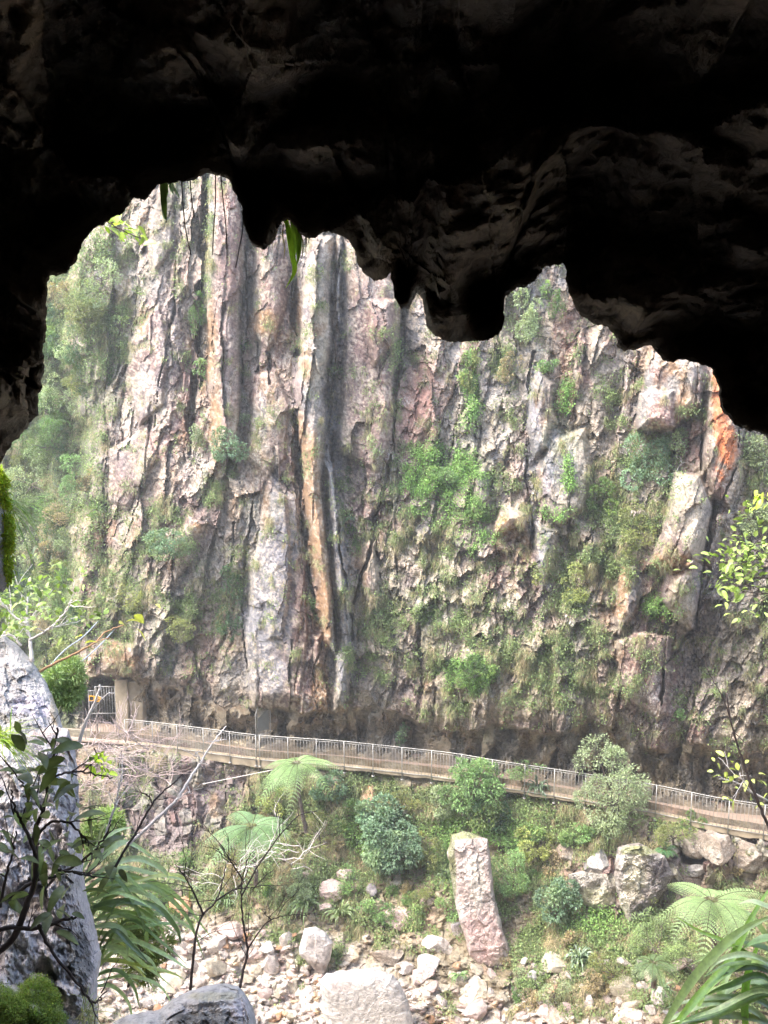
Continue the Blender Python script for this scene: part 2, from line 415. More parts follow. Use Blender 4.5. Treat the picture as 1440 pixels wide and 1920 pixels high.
GREENISH = [(1050, 830, 60, 60, .8), (1010, 1010, 50, 40, .6), (860, 1120, 100, 90, .5), (740, 1090, 40, 100, .6), (770, 1200, 60, 60, .4), (500, 960, 40, 60, .5), (560, 1010, 20, 60, .5), (900, 860, 60, 60, .4), (400, 1060, 60, 80, .4), (380, 900, 40, 60, .4), (1100, 1180, 90, 80, .4), (480, 1250, 30, 40, .2), (740, 900, 14, 120, .6), (850, 1180, 200, 160, .5), (1000, 1250, 200, 120, .5), (300, 1150, 120, 120, .4), (200, 700, 60, 120, .4), (1150, 1000, 80, 120, .4)]

# dark open joints in the rock: (width px, depth m, points)
CRACKS = [(13, 1.5, [(384, 340), (380, 470), (378, 560), (376, 640), (366, 700), (360, 790), (356, 850)]),
          (10, 1.3, [(458, 400), (462, 480), (462, 560), (460, 640), (452, 720)]),
          (12, 1.4, [(556, 440), (552, 520), (548, 600), (558, 660)]),
          (7, 1.0, [(636, 470), (630, 560), (636, 640), (628, 720), (620, 800), (624, 880), (632, 960), (640, 1040), (654, 1120), (660, 1200)]),
          (11, 1.4, [(757, 560), (752, 640), (744, 700), (740, 780), (734, 860), (724, 900), (706, 960), (700, 1010), (684, 1070), (668, 1130)]),
          (10, 1.5, [(548, 770), (556, 840), (562, 900), (566, 960), (574, 1030), (580, 1090), (584, 1130)]),
          (5, .7, [(1002, 660), (990, 720), (984, 800), (988, 880), (994, 960), (1000, 1030)]),
          (8, 1.2, [(1342, 940), (1330, 1000), (1318, 1060), (1312, 1120), (1300, 1180), (1270, 1215), (1244, 1250), (1240, 1330)]),
          (4, .6, [(1390, 800), (1376, 880), (1352, 950)]), (4, .5, [(940, 1030), (925, 1080), (900, 1140)]),
          (4, .6, [(1322, 700), (1318, 780), (1312, 880)]), (4, .5, [(1268, 800), (1262, 860), (1254, 900)]),
          (5, .5, [(706, 1000), (714, 1060), (712, 1120)]), (4, .5, [(744, 1040), (748, 1100), (746, 1130)]),
          (4, .6, [(270, 890), (250, 960), (232, 1020)]), (5, .6, [(300, 1050), (290, 1090)]), (5, .6, [(330, 1030), (318, 1080), (300, 1110)]),
          (4, .5, [(474, 940), (462, 1040), (452, 1140), (462, 1260)]), (4, .5, [(545, 1200), (542, 1330)]), (5, .5, [(606, 1180), (590, 1260), (594, 1330)]),
          (4, .5, [(200, 860), (190, 960), (196, 1040)]), (5, .5, [(500, 660), (506, 720)]), (4, .5, [(925, 560), (935, 640), (940, 700)]),
          (4, .4, [(820, 1290), (812, 1340)]), (4, .5, [(1195, 660), (1186, 720), (1180, 800)]), (5, .6, [(440, 980), (430, 1100), (436, 1180)]),
          (5, .6, [(330, 480), (322, 600), (300, 700), (288, 800)]), (4, .5, [(230, 600), (222, 700), (212, 800)]), (3, .4, [(860, 760), (850, 840)]), (3, .4, [(900, 800), (888, 900)])]
# blocks standing proud of the face: (height m, bevel px, ridge fraction, polygon)
BLOCKS = [(0.75, 9, [(388, 300), (434, 300), (452, 400), (456, 520), (454, 640), (452, 760), (446, 850), (400, 850), (388, 700), (386, 500)]),
          (0.45, 9, [(478, 440), (548, 430), (546, 560), (520, 640), (500, 662), (466, 622), (472, 520)]),
          (1.2, 10, [(578, 440), (626, 440), (622, 560), (624, 640), (612, 740), (612, 840), (606, 900), (616, 1000), (624, 1090), (632, 1180), (634, 1240), (606, 1200), (598, 1120), (584, 1030), (570, 940), (562, 840), (554, 720), (562, 600)]),
          (0.8, 8, [(606, 860), (628, 880), (640, 960), (652, 1040), (660, 1120), (660, 1230), (652, 1336), (622, 1336), (634, 1200), (624, 1090), (616, 1000)]),
          (0.5, 5, [(630, 440), (642, 440), (640, 640), (630, 760), (624, 740)]),
          (0.65, 9, [(646, 450), (700, 470), (752, 560), (748, 650), (742, 760), (728, 850), (706, 888), (660, 862), (630, 842), (642, 700)]),
          (0.35, 7, [(690, 560), (742, 560), (742, 640), (700, 690), (690, 660)]),
          (0.30, 6, [(500, 880), (558, 930), (574, 1060), (580, 1180), (560, 1330), (470, 1330), (458, 1180), (478, 1050)]),
          (0.25, 8, [(500, 900), (540, 930), (548, 1100), (530, 1200), (500, 1200), (486, 1060)]),
          (0.8, 8, [(1218, 640), (1300, 660), (1326, 680), (1318, 760), (1268, 806), (1190, 808), (1202, 730)]),
          (0.4, 6, [(1196, 735), (1262, 730), (1266, 812), (1190, 808)]),
          (0.6, 9, [(1326, 690), (1350, 700), (1390, 790), (1396, 900), (1370, 960), (1336, 930), (1314, 860)]),
          (1.1, 9, [(1262, 880), (1316, 890), (1334, 950), (1328, 1010), (1312, 1052), (1262, 1078), (1208, 1062), (1240, 1000), (1256, 930)]),
          (1.0, 9, [(1244, 1072), (1310, 1046), (1316, 1110), (1304, 1186), (1290, 1186), (1240, 1130)]),
          (0.5, 8, [(1164, 1060), (1196, 1060), (1200, 1140), (1160, 1200), (1150, 1160)]),
          (0.55, 8, [(1010, 690), (1040, 720), (1030, 840), (1000, 860), (986, 800), (996, 720)]),
          (0.45, 10, [(1030, 820), (1100, 800), (1110, 900), (1096, 960), (1050, 990), (1012, 960), (1006, 880)]),
          (0.5, 9, [(940, 940), (988, 960), (992, 1000), (966, 990), (924, 1012), (926, 980)]),
          (0.4, 8, [(1004, 980), (1050, 990), (1040, 1050), (1020, 1110), (1000, 1060)]),
          (0.35, 9, [(890, 880), (916, 860), (922, 930), (900, 975), (876, 960)]),
          (0.5, 8, [(1150, 1200), (1190, 1180), (1260, 1190), (1256, 1340), (1230, 1350), (1150, 1290), (1160, 1240)]),
          (0.5, 8, [(585, 1190), (604, 1190), (606, 1250), (584, 1250)]),
          (0.45, 9, [(240, 640), (300, 560), (320, 640), (310, 760), (260, 800), (236, 720)]),
          (0.35, 9, [(205, 840), (280, 800), (300, 860), (240, 960), (200, 940)]),
          (0.45, 9, [(352, 960), (390, 980), (372, 1010), (356, 1060), (330, 1100), (310, 1060), (330, 1000)]),
          (0.4, 8, [(680, 1020), (706, 1000), (712, 1130), (690, 1150), (676, 1090)]),
          (0.4, 9, [(300, 330), (330, 360), (330, 460), (290, 520), (270, 460)]),
          (0.6, 12, [(190, 1195), (262, 1205), (262, 1262), (240, 1270), (190, 1262)]),
          (0.35, 9, [(470, 700), (520, 690), (548, 760), (540, 860), (500, 900), (462, 860)])]

def inside_dist(px, py, poly):
    """signed distance to a polygon in px, positive inside"""
    poly = np.array(poly, float); n = len(poly)
    d = np.full(px.shape, 1e9); ins = np.zeros(px.shape, bool)
    for i in range(n):
        a = poly[i]; b = poly[(i + 1) % n]
        ex, ey = b - a
        t = np.clip(((px - a[0]) * ex + (py - a[1]) * ey) / (ex * ex + ey * ey), 0, 1)
        d = np.minimum(d, np.hypot(px - a[0] - t * ex, py - a[1] - t * ey))
        c = ((a[1] > py) != (b[1] > py)) & (px < (b[0] - a[0]) * (py - a[1]) / (b[1] - a[1] + 1e-12) + a[0])
        ins ^= c
    return np.where(ins, d, -d)

def line_dist(px, py, pts):
    d = np.full(px.shape, 1e9)
    for a, b in zip(pts[:-1], pts[1:]):
        ex, ey = b[0] - a[0], b[1] - a[1]
        t = np.clip(((px - a[0]) * ex + (py - a[1]) * ey) / (ex * ex + ey * ey), 0, 1)
        d = np.minimum(d, np.hypot(px - a[0] - t * ex, py - a[1] - t * ey))
    return d

PUR = np.array((.215, .155, .15)); PNK = np.array((.36, .225, .205)); BLU = np.array((.25, .27, .32)); OCH = np.array((.34, .225, .135))
CRM = np.array((.42, .39, .31)); GRN = np.array((.24, .28, .20)); ORA = np.array((.55, .22, .10)); BRN = np.array((.17, .125, .095)); GRY = np.array((.265, .245, .22)); MOS = np.array((.13, .17, .055)); DRY = np.array((.27, .24, .13))

def mixc(c, t, w): return c * (1 - w[..., None]) + t * w[..., None]

def axis_samples(lo, dlo, dhi, hi, n_out, n_in, n_out2):
    return np.concatenate([np.linspace(lo, dlo, n_out, endpoint=False), np.linspace(dlo, dhi, n_in, endpoint=False), np.linspace(dhi, hi, n_out2)])

def build_cliff():
    cx = axis_samples(-700, -20, 1460, 2300, 110, 780, 120)
    rt = axis_samples(-900, 315, 1440, 1441, 150, 640, 2)
    # each column's rows are slid so that the last row lies just under the back of the walkway
    px = np.repeat(cx[None], len(rt), 0)
    top = 315.0
    bot = V_back(cx) + 14
    py = np.where(rt[:, None] < top, rt[:, None], top + (rt[:, None] - top) / (1441 - top) * (bot[None] - top))
    wpx = px + 14 * fbm(px / 60, py / 60, 0, 3, 21) ; wpy = py + 14 * fbm(px / 60, py / 60, 5, 3, 22)
    wp2 = px + 9 * fbm(px / 18, py / 30, 0, 5, 23, .6); wq2 = py + 12 * fbm(px / 18, py / 26, 9, 5, 24, .6)
    lean = ip(wpx, LEAN)
    u = (wp2 + 0.5 * (wpx - px) - lean * (py - 900)) / 50.0
    v = (wq2 + 0.5 * (wpy - py)) / 50.0
    # base form
    zap = (1400 - py) / 50.0
    Y = Y_outer(px) + 0.25 + 0.055 * np.maximum(zap, 0) + 0.05 * np.maximum(zap - 20, 0)
    L = np.clip((380 - px) / 380, 0, 2)
    Y = Y + 3.0 * L ** 1.5 * sstep(1400, 900, py)
    edge = ip(py, [(300, 230), (420, 165), (560, 125), (700, 150), (800, 180), (950, 175), (1000, 145), (1200, 150), (1290, 160), (1400, 150)]) + 22 * fbm(px / 40, py / 40, 3, 3, 31)
    slope = sstep(12, -30, px - edge)
    Y = Y + slope * (2.6 + 0.01 * np.maximum(0, edge - px))
    # upper recess between left buttress and the columns, bay right of the wide slab
    Y = Y + 0.9 * blobs(px, py, [(360, 700, 30, 160, 1), (465, 560, 18, 160, .8), (545, 560, 18, 120, .8), (760, 640, 22, 110, 1), (960, 620, 40, 90, .6), (1170, 760, 30, 110, .5)])
    Y = Y - 1.0 * blobs(px, py, [(860, 1150, 260, 200, .9), (1060, 1220, 160, 160, .8), (300, 1000, 120, 200, .5), (1260, 960, 80, 140, .6)])
    Y = Y + 1.3 * blobs(px, py, [(1300, 1250, 45, 70, 1)])
    rub = np.clip(blobs(px, py, [(880, 1100, 240, 240, 1.2), (1080, 1180, 200, 220, 1.2), (300, 1150, 160, 120, .7), (1400, 1250, 120, 200, .9)]), 0, 1)
    blocksoft = np.zeros(px.shape); proud = np.zeros(px.shape); smoothm = np.zeros(px.shape)
    for h, bev, poly in BLOCKS:
        pl = np.array(poly); m = (px > pl[:, 0].min() - 30) & (px < pl[:, 0].max() + 30) & (py > pl[:, 1].min() - 30) & (py < pl[:, 1].max() + 30)
        d = np.full(px.shape, -99.)
        jx = 4 * fbm(px[m] / 18, py[m] / 30, h * 10, 4, 41); 
        d[m] = inside_dist(px[m] + jx, py[m] + jx, poly)
        e = sstep(-1.5, bev, d)
        proud += 1.8 * h * (0.75 * e + 0.25 * sstep(0, 26, d)); smoothm = np.maximum(smoothm, sstep(-2, 6, d))
    Y = Y - proud
    damp = 1 - 0.5 * smoothm
    # jointed rock at several sizes
    f1, c1, h1 = facets(u / 1.35 + 5, v / 7.5 + 2, 101, 0.9, .10)
    f2, c2, h2 = facets(u / 0.62, v / 2.3 + .3 * fbm(u, v, 1, 2, 8), 202, 1.1, .12, .7)
    f3, c3, h3 = facets(u / 0.36 + .15 * v, v / 0.85, 303, 1.2, .10, .8)
    f4, c4, h4 = facets(u / 0.17, v / 0.34 + .2 * u, 404, 1.2, .12, .5)
    fr, crk, hr = facets(u / 0.70 + .1 * v, v / 1.1 - .15 * u, 505, 1.2, .12, .9)
    colw = (1 - rub)
    cm = sstep(.0, .45, fbm(px / 45, py / 90, 3, 3, 58)); cm2 = sstep(.05, .5, fbm(px / 25, py / 50, 13, 3, 59))
    disp = damp * (colw * (0.85 * f1 + 0.30 * f2 - 0.45 * c1 * cm - 0.15 * c2 * cm2) + (.10 + .10 * rub) * (1 - .8 * smoothm) * f3 + (.05 + .04 * rub) * (1 - .75 * smoothm) * f4 + rub * (0.34 * fr + .35 * f1 - 0.12 * crk * cm2))
    rg = 1 - np.abs(fbm(u * .9, v * .33, 5, 4, 63, .55)) * 2.2
    disp += damp * .30 * rg * (colw * .8 + .35)
    disp = disp * .86
    disp += 0.22 * fbm(u * .5, v * .22, 2, 3, 60) + damp * 0.22 * fbm(u * 2.2, v * 1.3, 4, 6, 61, .66)
    # bushy slope on the left is rounder
    disp = disp * (1 - .3 * slope) + slope * 1.6 * fbm(px / 38, py / 42, 7, 4, 66, .6)
    Y = Y - disp
    crackm = np.zeros(px.shape)
    for w, dep, pts in CRACKS:
        pl = np.array(pts); m = (px > pl[:, 0].min() - 25) & (px < pl[:, 0].max() + 25) & (py > pl[:, 1].min() - 25) & (py < pl[:, 1].max() + 25)
        jx = 9 * fbm(px[m] / 26, py[m] / 45, w + pts[0][0], 4, 71, .6)
        dd = line_dist(px[m] + jx, py[m], pts)
        ww = w * np.clip(.42 + .95 * fbm(px[m] / 24, py[m] / 42, 3 + pts[0][0], 3, 72), .03, 1.1)
        k = 1 - sstep(ww * .35, ww, dd)
        Y[m] += .75 * dep * k; crackm[m] = np.maximum(crackm[m], k)
    # undercut over the walkway
    lip = V_lip(px) + 10 * fbm(px / 22, 0, 0, 4, 81) + 4 * np.abs(fbm(px / 7, 0, 0, 2, 82))
    fb1, cb1, hb1 = facets((wpx + wp2 - px) / 30, wpy / 70 + .01 * px, 606, 1.1, .1)
    fb2, cb2, hb2 = facets(wp2 / 15, wq2 / 30, 607, 1.1, .12)
    Yb = Y_back(px) + 0.65 - (.55 * fb1 + .22 * fb2 + 1.1 * fbm(px / 34, py / 44, 1, 6, 83, .62)) * sstep(-4, 26, V_back(px) - py + 6) - .85 * sstep(34, 0, V_back(px) - py) - 1.1 * sstep(60, 0, py - lip) * .6
    under = sstep(-3, 7, py - lip)
    face_in = np.where(py > lip - 34, 0.35 * sstep(-34, 0, py - lip), 0)     # the face rounds in towards its lower edge
    Y = (Y + face_in) * (1 - under) + np.maximum(Yb, Y - 5) * under
    # keep the face from bulging over the walkway lower down
    Y = np.maximum(Y, np.where(py > lip, Y_back(px) - .25 * sstep(0, 60, V_back(px) - py), 0))
    # tunnel mouth
    dt = inside_dist(px + 3 * fbm(px / 12, py / 12, 0, 3, 84), py, [(158, 1300), (170, 1272), (190, 1266), (216, 1270), (232, 1290), (232, 1420), (158, 1420)])
    Y = Y + 7.0 * sstep(-1, 4, dt)
    # colour ------------------------------------------------------------
    col = np.zeros(px.shape + (3,)) + GRY
    t = fbm(u * .35, v * .12, 3, 3, 91)
    col = mixc(col, PUR, sstep(-.2, .35, t + .5 * h1 * colw))
    col = mixc(col, PNK, sstep(.15, .6, fbm(u * .6, v * .25, 8, 3, 92) + .3 * h2) * .6)
    col = mixc(col, BLU, sstep(.1, .55, fbm(u * .7, v * .2, 18, 3, 93) - .3 * h2) * .55)
    col = mixc(col, OCH, sstep(.3, .62, fbm(u * .9, v * .35, 28, 4, 94) + .25 * h3) * .65)
    col = mixc(col, CRM, sstep(.1, .6, fbm(u * 1.4, v * .8, 38, 4, 95) + .2 * h3) * .55)
    bn = 0.35 * fbm(px / 16, py / 34, 2, 4, 96); bn2 = .35 * fbm(px / 9, py / 12, 4, 4, 97)
    def bl(Lst, k=1.0, n=bn): return np.clip(sstep(.22, .62, blobs(px, py, Lst) + n) * k, 0, 1)
    col = mixc(col, GRN, bl(GREENISH, .75)); col = mixc(col, CRM, bl(CREAM, .7)); col = mixc(col, PNK, bl(PINK, .8)); col = mixc(col, BLU, bl(BLUE, .85))
    col = mixc(col, np.array((.235, .165, .165)), bl([(700, 680, 52, 210, .95), (425, 540, 26, 230, .9), (680, 950, 50, 70, .6), (290, 620, 40, 160, .5), (530, 520, 24, 90, .6), (1250, 1280, 60, 90, .5)], .75)); col = mixc(col, OCH, bl(OCHRE, .9)); col = mixc(col, ORA, bl(ORANGE, .95, bn2))
    s1 = fbm(px / 4.2, py / 4.6, 51, 3, 131, .7); s2 = fbm(px / 38, py / 50, 52, 4, 132)
    col = mixc(col, np.array((.53, .48, .42)), .65 * sstep(.12, .34, s1 + .45 * s2))
    col = mixc(col, col * .45, .7 * sstep(.12, .36, -s1 + .35 * fbm(px / 30, py / 60, 54, 3, 133)))
    col = mixc(col, ORA, bl(ORANGE, .6, bn2)); col = col * np.array((1.06, .97, .90))
    uc = sstep(-8, 10, py - lip - 8 * bn)
    ub = np.array((.30, .25, .18))[None, None] * (1 + .9 * sstep(-.1, .6, fbm(px / 14, py / 22, 6, 4, 98)))[..., None]
    ub = mixc(ub, OCH * .8, sstep(.0, .5, fbm(px / 30, py / 26, 16, 4, 99)) * sstep(70, 0, py - lip) * .9)
    ub = mixc(ub, GRY * .95, sstep(-.1, .4, fbm(px / 26, py / 50, 26, 3, 100)) * .7)
    col = mixc(col, ub, uc)
    veg = blobs(px, py, VEG)
    vn = .75 * fbm(px / 24, py / 24, 5, 4, 110) + .75 * fbm(px / 7, py / 9, 5, 4, 111, .65)
    dens = np.clip(sstep(.34, .95, np.maximum(veg, .16 + .16 * rub) + .75 * vn + .08) , 0, 1) * (1 - sstep(-14, 2, py - lip)) * (1 - crackm)
    dens = np.maximum(dens, .0)
    mc = MOS[None, None] + (DRY - MOS)[None, None] * sstep(-.3, .4, fbm(px / 30, py / 30, 9, 3, 112))[..., None]
    col = mixc(col, mc, np.clip(dens * 1.2, 0, 1) * .7)
    col = mixc(col, np.array((.12, .14, .08)), .92 * slope * sstep(-.7, -.2, fbm(px / 30, py / 30, 19, 4, 113)))
    col *= (0.8 + 0.25 * fbm(u * 4, v * 2.4, 4, 4, 120))[..., None] + .12
    lich = np.clip(.25 + .75 * sstep(-.2, .5, fbm(px / 60, py / 80, 14, 3, 121)) + .5 * blobs(px, py, CREAM) - bl(OCHRE, .5) - .6 * bl(ORANGE), 0, 1.2) * (1 - .85 * uc) * (1 - .85 * slope)
    pos = at(px, py, Y)
    o = mesh_np('cliff', pos.reshape(-1, 3), grid_faces(*px.shape), M_CLIFF, None, np.clip(col.reshape(-1, 3), 0.01, .9), False, {'lich': lich.ravel()})
    tag(o, 'tall jointed rock face of grey, pink and ochre columns rising behind the walkway', 'cliff', kind='structure')
    return dict(px=px, py=py, pos=pos, dens=dens, cx=cx)

# bank below the walkway, down to the river bed -----------------------------------------
def bank_Y(px, py):
    vo = V_outer(px)
    t = py - vo
    Yo = Y_outer(px) + .12
    # horizontal distance the bank comes towards us, with the height in the picture
    d = ip(t, [(-60, 0), (0, 0), (14, .02), (60, .25), (140, 1.0), (230, 2.3), (330, 3.9), (430, 5.6), (560, 8.2), (760, 11.5), (1100, 15.0), (1500, 17.5)])
    return Yo - d

BVEG = [(240, 1640, 110, 90, .75), (540, 1660, 120, 60, .8), (420, 1690, 100, 40, .7), (300, 1420, 60, 30, .5), (700, 1740, 100, 40, .55), (860, 1760, 60, 30, .5), (1300, 1870, 100, 50, .7), (960, 1800, 60, 30, .6), (620, 1550, 90, 60, .9),(560, 1520, 130, 90, .9), (700, 1500, 130, 70, .9), (640, 1600, 150, 70, .8), (820, 1520, 90, 60, .9), (1000, 1530, 150, 60, .95), (1120, 1560, 120, 60, .8), (1250, 1540, 60, 40, .7),
        (480, 1650, 120, 70, .7), (760, 1640, 60, 40, .7), (980, 1640, 90, 60, .8), (1100, 1760, 160, 90, .9), (1250, 1780, 150, 90, .95), (1000, 1760, 80, 60, .6), (1050, 1860, 140, 60, .55), (780, 1700, 60, 40, .6), (640, 1690, 50, 30, .6), (660, 1770, 60, 40, .4),
        (240, 1500, 80, 100, .5), (400, 1600, 80, 60, .6), (1380, 1600, 60, 30, .3), (1400, 1720, 60, 90, .8), (870, 1700, 50, 60, .6), (540, 1750, 60, 50, .5), (300, 1650, 60, 80, .5), (880, 1790, 60, 30, .5), (1190, 1650, 40, 60, .4), (980, 1560, 60, 40, .9), (180, 1440, 80, 40, .5), (830, 1610, 60, 40, .8), (460, 1480, 40, 20, .6)]
def build_bank():
    cx = axis_samples(-900, -20, 1460, 2500, 70, 620, 90)
    rt = np.concatenate([np.linspace(-16, 560, 330, endpoint=False), np.linspace(560, 1500, 90)])
    px = np.repeat(cx[None], len(rt), 0)
    py = V_outer(px) + rt[:, None]
    Y = bank_Y(px, py)
    t = rt[:, None] + 0 * px
    # bare rock buttresses on the left and right below the path, a hollow under the path at far right
    rockm = np.clip(blobs(px, py, [(330, 1500, 130, 130, 1.35), (420, 1480, 70, 60, 1), (1190, 1640, 110, 90, 1.2), (1320, 1600, 100, 45, 1.1), (1400, 1590, 90, 40, 1.1), (960, 1640, 30, 40, .4)]), 0, 1)
    wp = px + 10 * fbm(px / 40, py / 40, 0, 3, 221); wq = py + 12 * fbm(px / 40, py / 40, 3, 3, 222)
    f1, c1, h1 = facets(wp / 46, wq / 170, 611, 1.1, .05)
    f2, c2, h2 = facets(wp / 24, wq / 40, 612, 1.0, .1)
    f3, c3, h3 = facets(wp / 11, wq / 14, 613, 1.0, .1)
    edge = sstep(0, 25, t)
    g1, g2, gu, gv, gx, gy = cell2(wp / 15, wq / 11, 620); gk = hsh(gu, gv, 0 * gu, 621)
    k1, k2, ku, kv, kx, ky = cell2(wp / 7 + 3, wq / 5, 622); kk = hsh(ku, kv, 0 * ku, 623)
    rubm = blobs(px, py, [(430, 1850, 260, 110, 1.2), (300, 1760, 120, 60, .8), (700, 1900, 260, 60, 1), (1000, 1910, 260, 50, .9), (700, 1750, 200, 80, .5)])
    stones = (.22 * sstep(.55, .1, g1) * (gk > .45) * (.5 + gk) + .08 * sstep(.6, .1, k1) * kk) * (.25 + .75 * sstep(.2, .8, rubm))
    stonec = np.maximum(sstep(.5, .35, g1) * (gk > .45), .7 * sstep(.5, .35, k1) * (kk > .4)) * sstep(.2, .8, rubm); stoneh = hsh(gu, gv, 0 * gu, 625)
    Y = Y - edge * (rockm * (.5 * f1 + .25 * f2 + .1 * f3 - .12 * c1 + .35) + (1 - rockm) * (stones + .16 * f2 + .25 * fbm(px / 22, py / 16, 8, 4, 234)) + .45 * fbm(px / 90, py / 70, 5, 4, 231) + .12 * fbm(px / 14, py / 14, 6, 4, 232))
    Y = Y + 1.6 * sstep(-2, 12, inside_dist(px, py, [(1265, 1585), (1300, 1600), (1330, 1590), (1330, 1618), (1280, 1622)]))
    pos = at(px, py, Y)
    zmin = -20.6
    low = pos[..., 2] < zmin + 1.2
    pos[..., 2] = np.where(low, zmin + 1.2 - (1.2 - 1.2 * np.exp((pos[..., 2] - zmin - 1.2) / 1.2)), pos[..., 2]) + .0
    pos[..., 2] += low * .10 * fbm(pos[..., 0] * 1.5, pos[..., 1] * 1.5, 0, 4, 233)
    bn = .3 * fbm(px / 16, py / 16, 2, 4, 96)
    col = np.zeros(px.shape + (3,)) + np.array((.31, .27, .20))
    col = mixc(col, np.array((.17, .135, .085)), sstep(-.3, .3, fbm(px / 26, py / 20, 3, 5, 240, .6)))
    col = mixc(col, np.array((.44, .30, .24)), sstep(.15, .6, fbm(px / 30, py / 20, 7, 4, 241)) * .7)
    rk = mixc(np.zeros(px.shape + (3,)) + np.array((.185, .145, .145)), PNK * .62, sstep(.2, .8, h1 + bn)); rk = mixc(rk, GRY * .7, sstep(.1, .5, h2 - bn)); rk = mixc(rk, CRM, sstep(.15, .6, h2 + 2 * bn) * (.25 + .5 * (px > 800)))
    rk = mixc(rk, OCH, sstep(.25, .6, fbm(px / 22, py / 30, 9, 3, 242)) * .6)
    col = mixc(col, rk, rockm)
    pale = blobs(px, py, [(430, 1850, 260, 100, 1.3), (300, 1770, 120, 60, 1.), (700, 1880, 200, 60, .7), (1000, 1900, 200, 40, .6)])
    col = mixc(col, np.array((.56, .50, .44)), sstep(.2, .8, pale + bn))  # overexposed sun on the river bed painted in as pale ground
    sc_ = mixc(np.zeros(px.shape + (3,)) + np.array((.60, .53, .48)), np.array((.60, .44, .28)), (stoneh > .85) * 1.); sc_ = mixc(sc_, np.array((.40, .30, .28)), (stoneh < .25) * 1.)
    col = mixc(col, sc_, stonec * .9)
    veg = blobs(px, py, BVEG)
    dens = sstep(.3, .8, veg + .7 * (fbm(px / 30, py / 24, 5, 4, 250) + .3 * fbm(px / 8, py / 8, 5, 2, 251)) + .05) * (1 - .6 * rockm) * sstep(4, 16, t)
    mc = MOS[None, None] * 1.0 + (DRY * .9 - MOS)[None, None] * sstep(-.3, .4, fbm(px / 30, py / 30, 9, 3, 252))[..., None]
    col = mixc(col, mc, dens * .85)
    lich = .25 + .9 * rockm
    o = mesh_np('river_bank', pos.reshape(-1, 3), grid_faces(*px.shape), M_GROUND, None, np.clip(col.reshape(-1, 3), .01, .9), False, {'lich': lich.ravel()})
    tag(o, 'steep bank of earth and bare rock falling from the walkway to the river bed', 'bank', kind='structure')
    return dict(px=px, py=py, pos=pos, dens=dens, cx=cx)

CL = build_cliff()
BK = build_bank()

def surf(G, px, py):
    """world point on a built surface under a photo position"""
    j = int(np.argmin(np.abs(G['cx'] - px))); i = int(np.argmin(np.abs(G['py'][:, j] - py)))
    return Vector([float(v) for v in G['pos'][i, j]])

# ================================================================== WALKWAY
def path_pts(n=260, x0=-60, x1=1800):
    q = np.linspace(x0, x1, n)
    o = at(q, V_outer(q), plane_Y(q, V_outer(q), -H)); b = at(q, V_back(q), plane_Y(q, V_back(q), -H))
    o[:, 2] = -H; b[:, 2] = -H
    k = np.ones(9) / 9
    for a in (o, b):
        for c in (0, 1):
            a[4:-4, c] = np.convolve(a[:, c], k, 'valid')
    return q, o, b
PQ, PO, PB = path_pts()
TAN = np.gradient(PO, axis=0); TAN /= np.linalg.norm(TAN, axis=1)[:, None]
OUT = np.stack([TAN[:, 1], -TAN[:, 0], 0 * TAN[:, 0]], -1)          # horizontal, towards us
OUT *= np.sign(-OUT[:, 1])[:, None]
ARC = np.concatenate([[0], np.cumsum(np.linalg.norm(np.diff(PO, axis=0), axis=1))])

def path_at(px, off=0.0, z=0.0):
    p = np.array([np.interp(px, PQ, PO[:, i]) for i in range(3)]); o = np.array([np.interp(px, PQ, OUT[:, i]) for i in range(3)])
    return p + o * off + np.array([0, 0, z])

def build_path():
    n = len(PQ); rows = []
    nz = .012
    inn = PB - OUT * .7
    for k, t in enumerate(np.linspace(0, 1, 14)):
        p = PO * (1 - t) + inn * t
        p = p + np.array([0, 0, 1.]) * (nz * fbm(p[:, 0] * 2, p[:, 1] * 2, k * .1, 3, 301) + .03 * t)[:, None]
        rows.append(p)
    a = rows[0].copy(); a[:, 2] -= .12
    rows = [a] + rows
    v = np.array(rows)
    o = mesh_np('path', v.reshape(-1, 3), grid_faces(len(rows), n), M_PATH, None, None, True)
    tag(o, 'narrow level gravel walkway cut under the overhanging rock', 'path', kind='structure')
build_path()

def edge_slab():
    """pale concrete kerb slab along the outer edge, deep on the left, thin to the right"""
    global PO, OUT
    PO_, OUT_ = PO, OUT; k_ = PQ > 232; q = PQ[k_]; PO = PO[k_]; OUT = OUT[k_]; dep = ip(q, [(0, .26), (420, .27), (520, .28), (600, .07), (1180, .06), (1230, .14), (1800, .16)])
    prof = [(-.05, .03, 0), (.16, .03, 0), (.17, .02, 0), (.17, 0, 1), (.02, 0, 1), (-.05, 0, 1)]
    rows = []
    wob = .02 * fbm(q / 20, 0, 0, 3, 305)
    for off, z, d in prof:
        p = PO + OUT * (off + (wob if off > .1 else 0) if np.isscalar(off) else off)[..., None] if False else PO + OUT * (off + (wob if off > .1 else 0 * wob))[:, None]
        p[:, 2] = -H + z - d * (dep + 2 * wob)
        rows.append(p)
    v = np.array(rows)
    o = mesh_np('concrete_kerb', v.reshape(-1, 3), grid_faces(len(rows), len(q)), M_CONC, None, None, False)
    tag(o, 'ochre concrete kerb slab along the open edge of the walkway', 'kerb'); PO, OUT = PO_, OUT_
edge_slab()

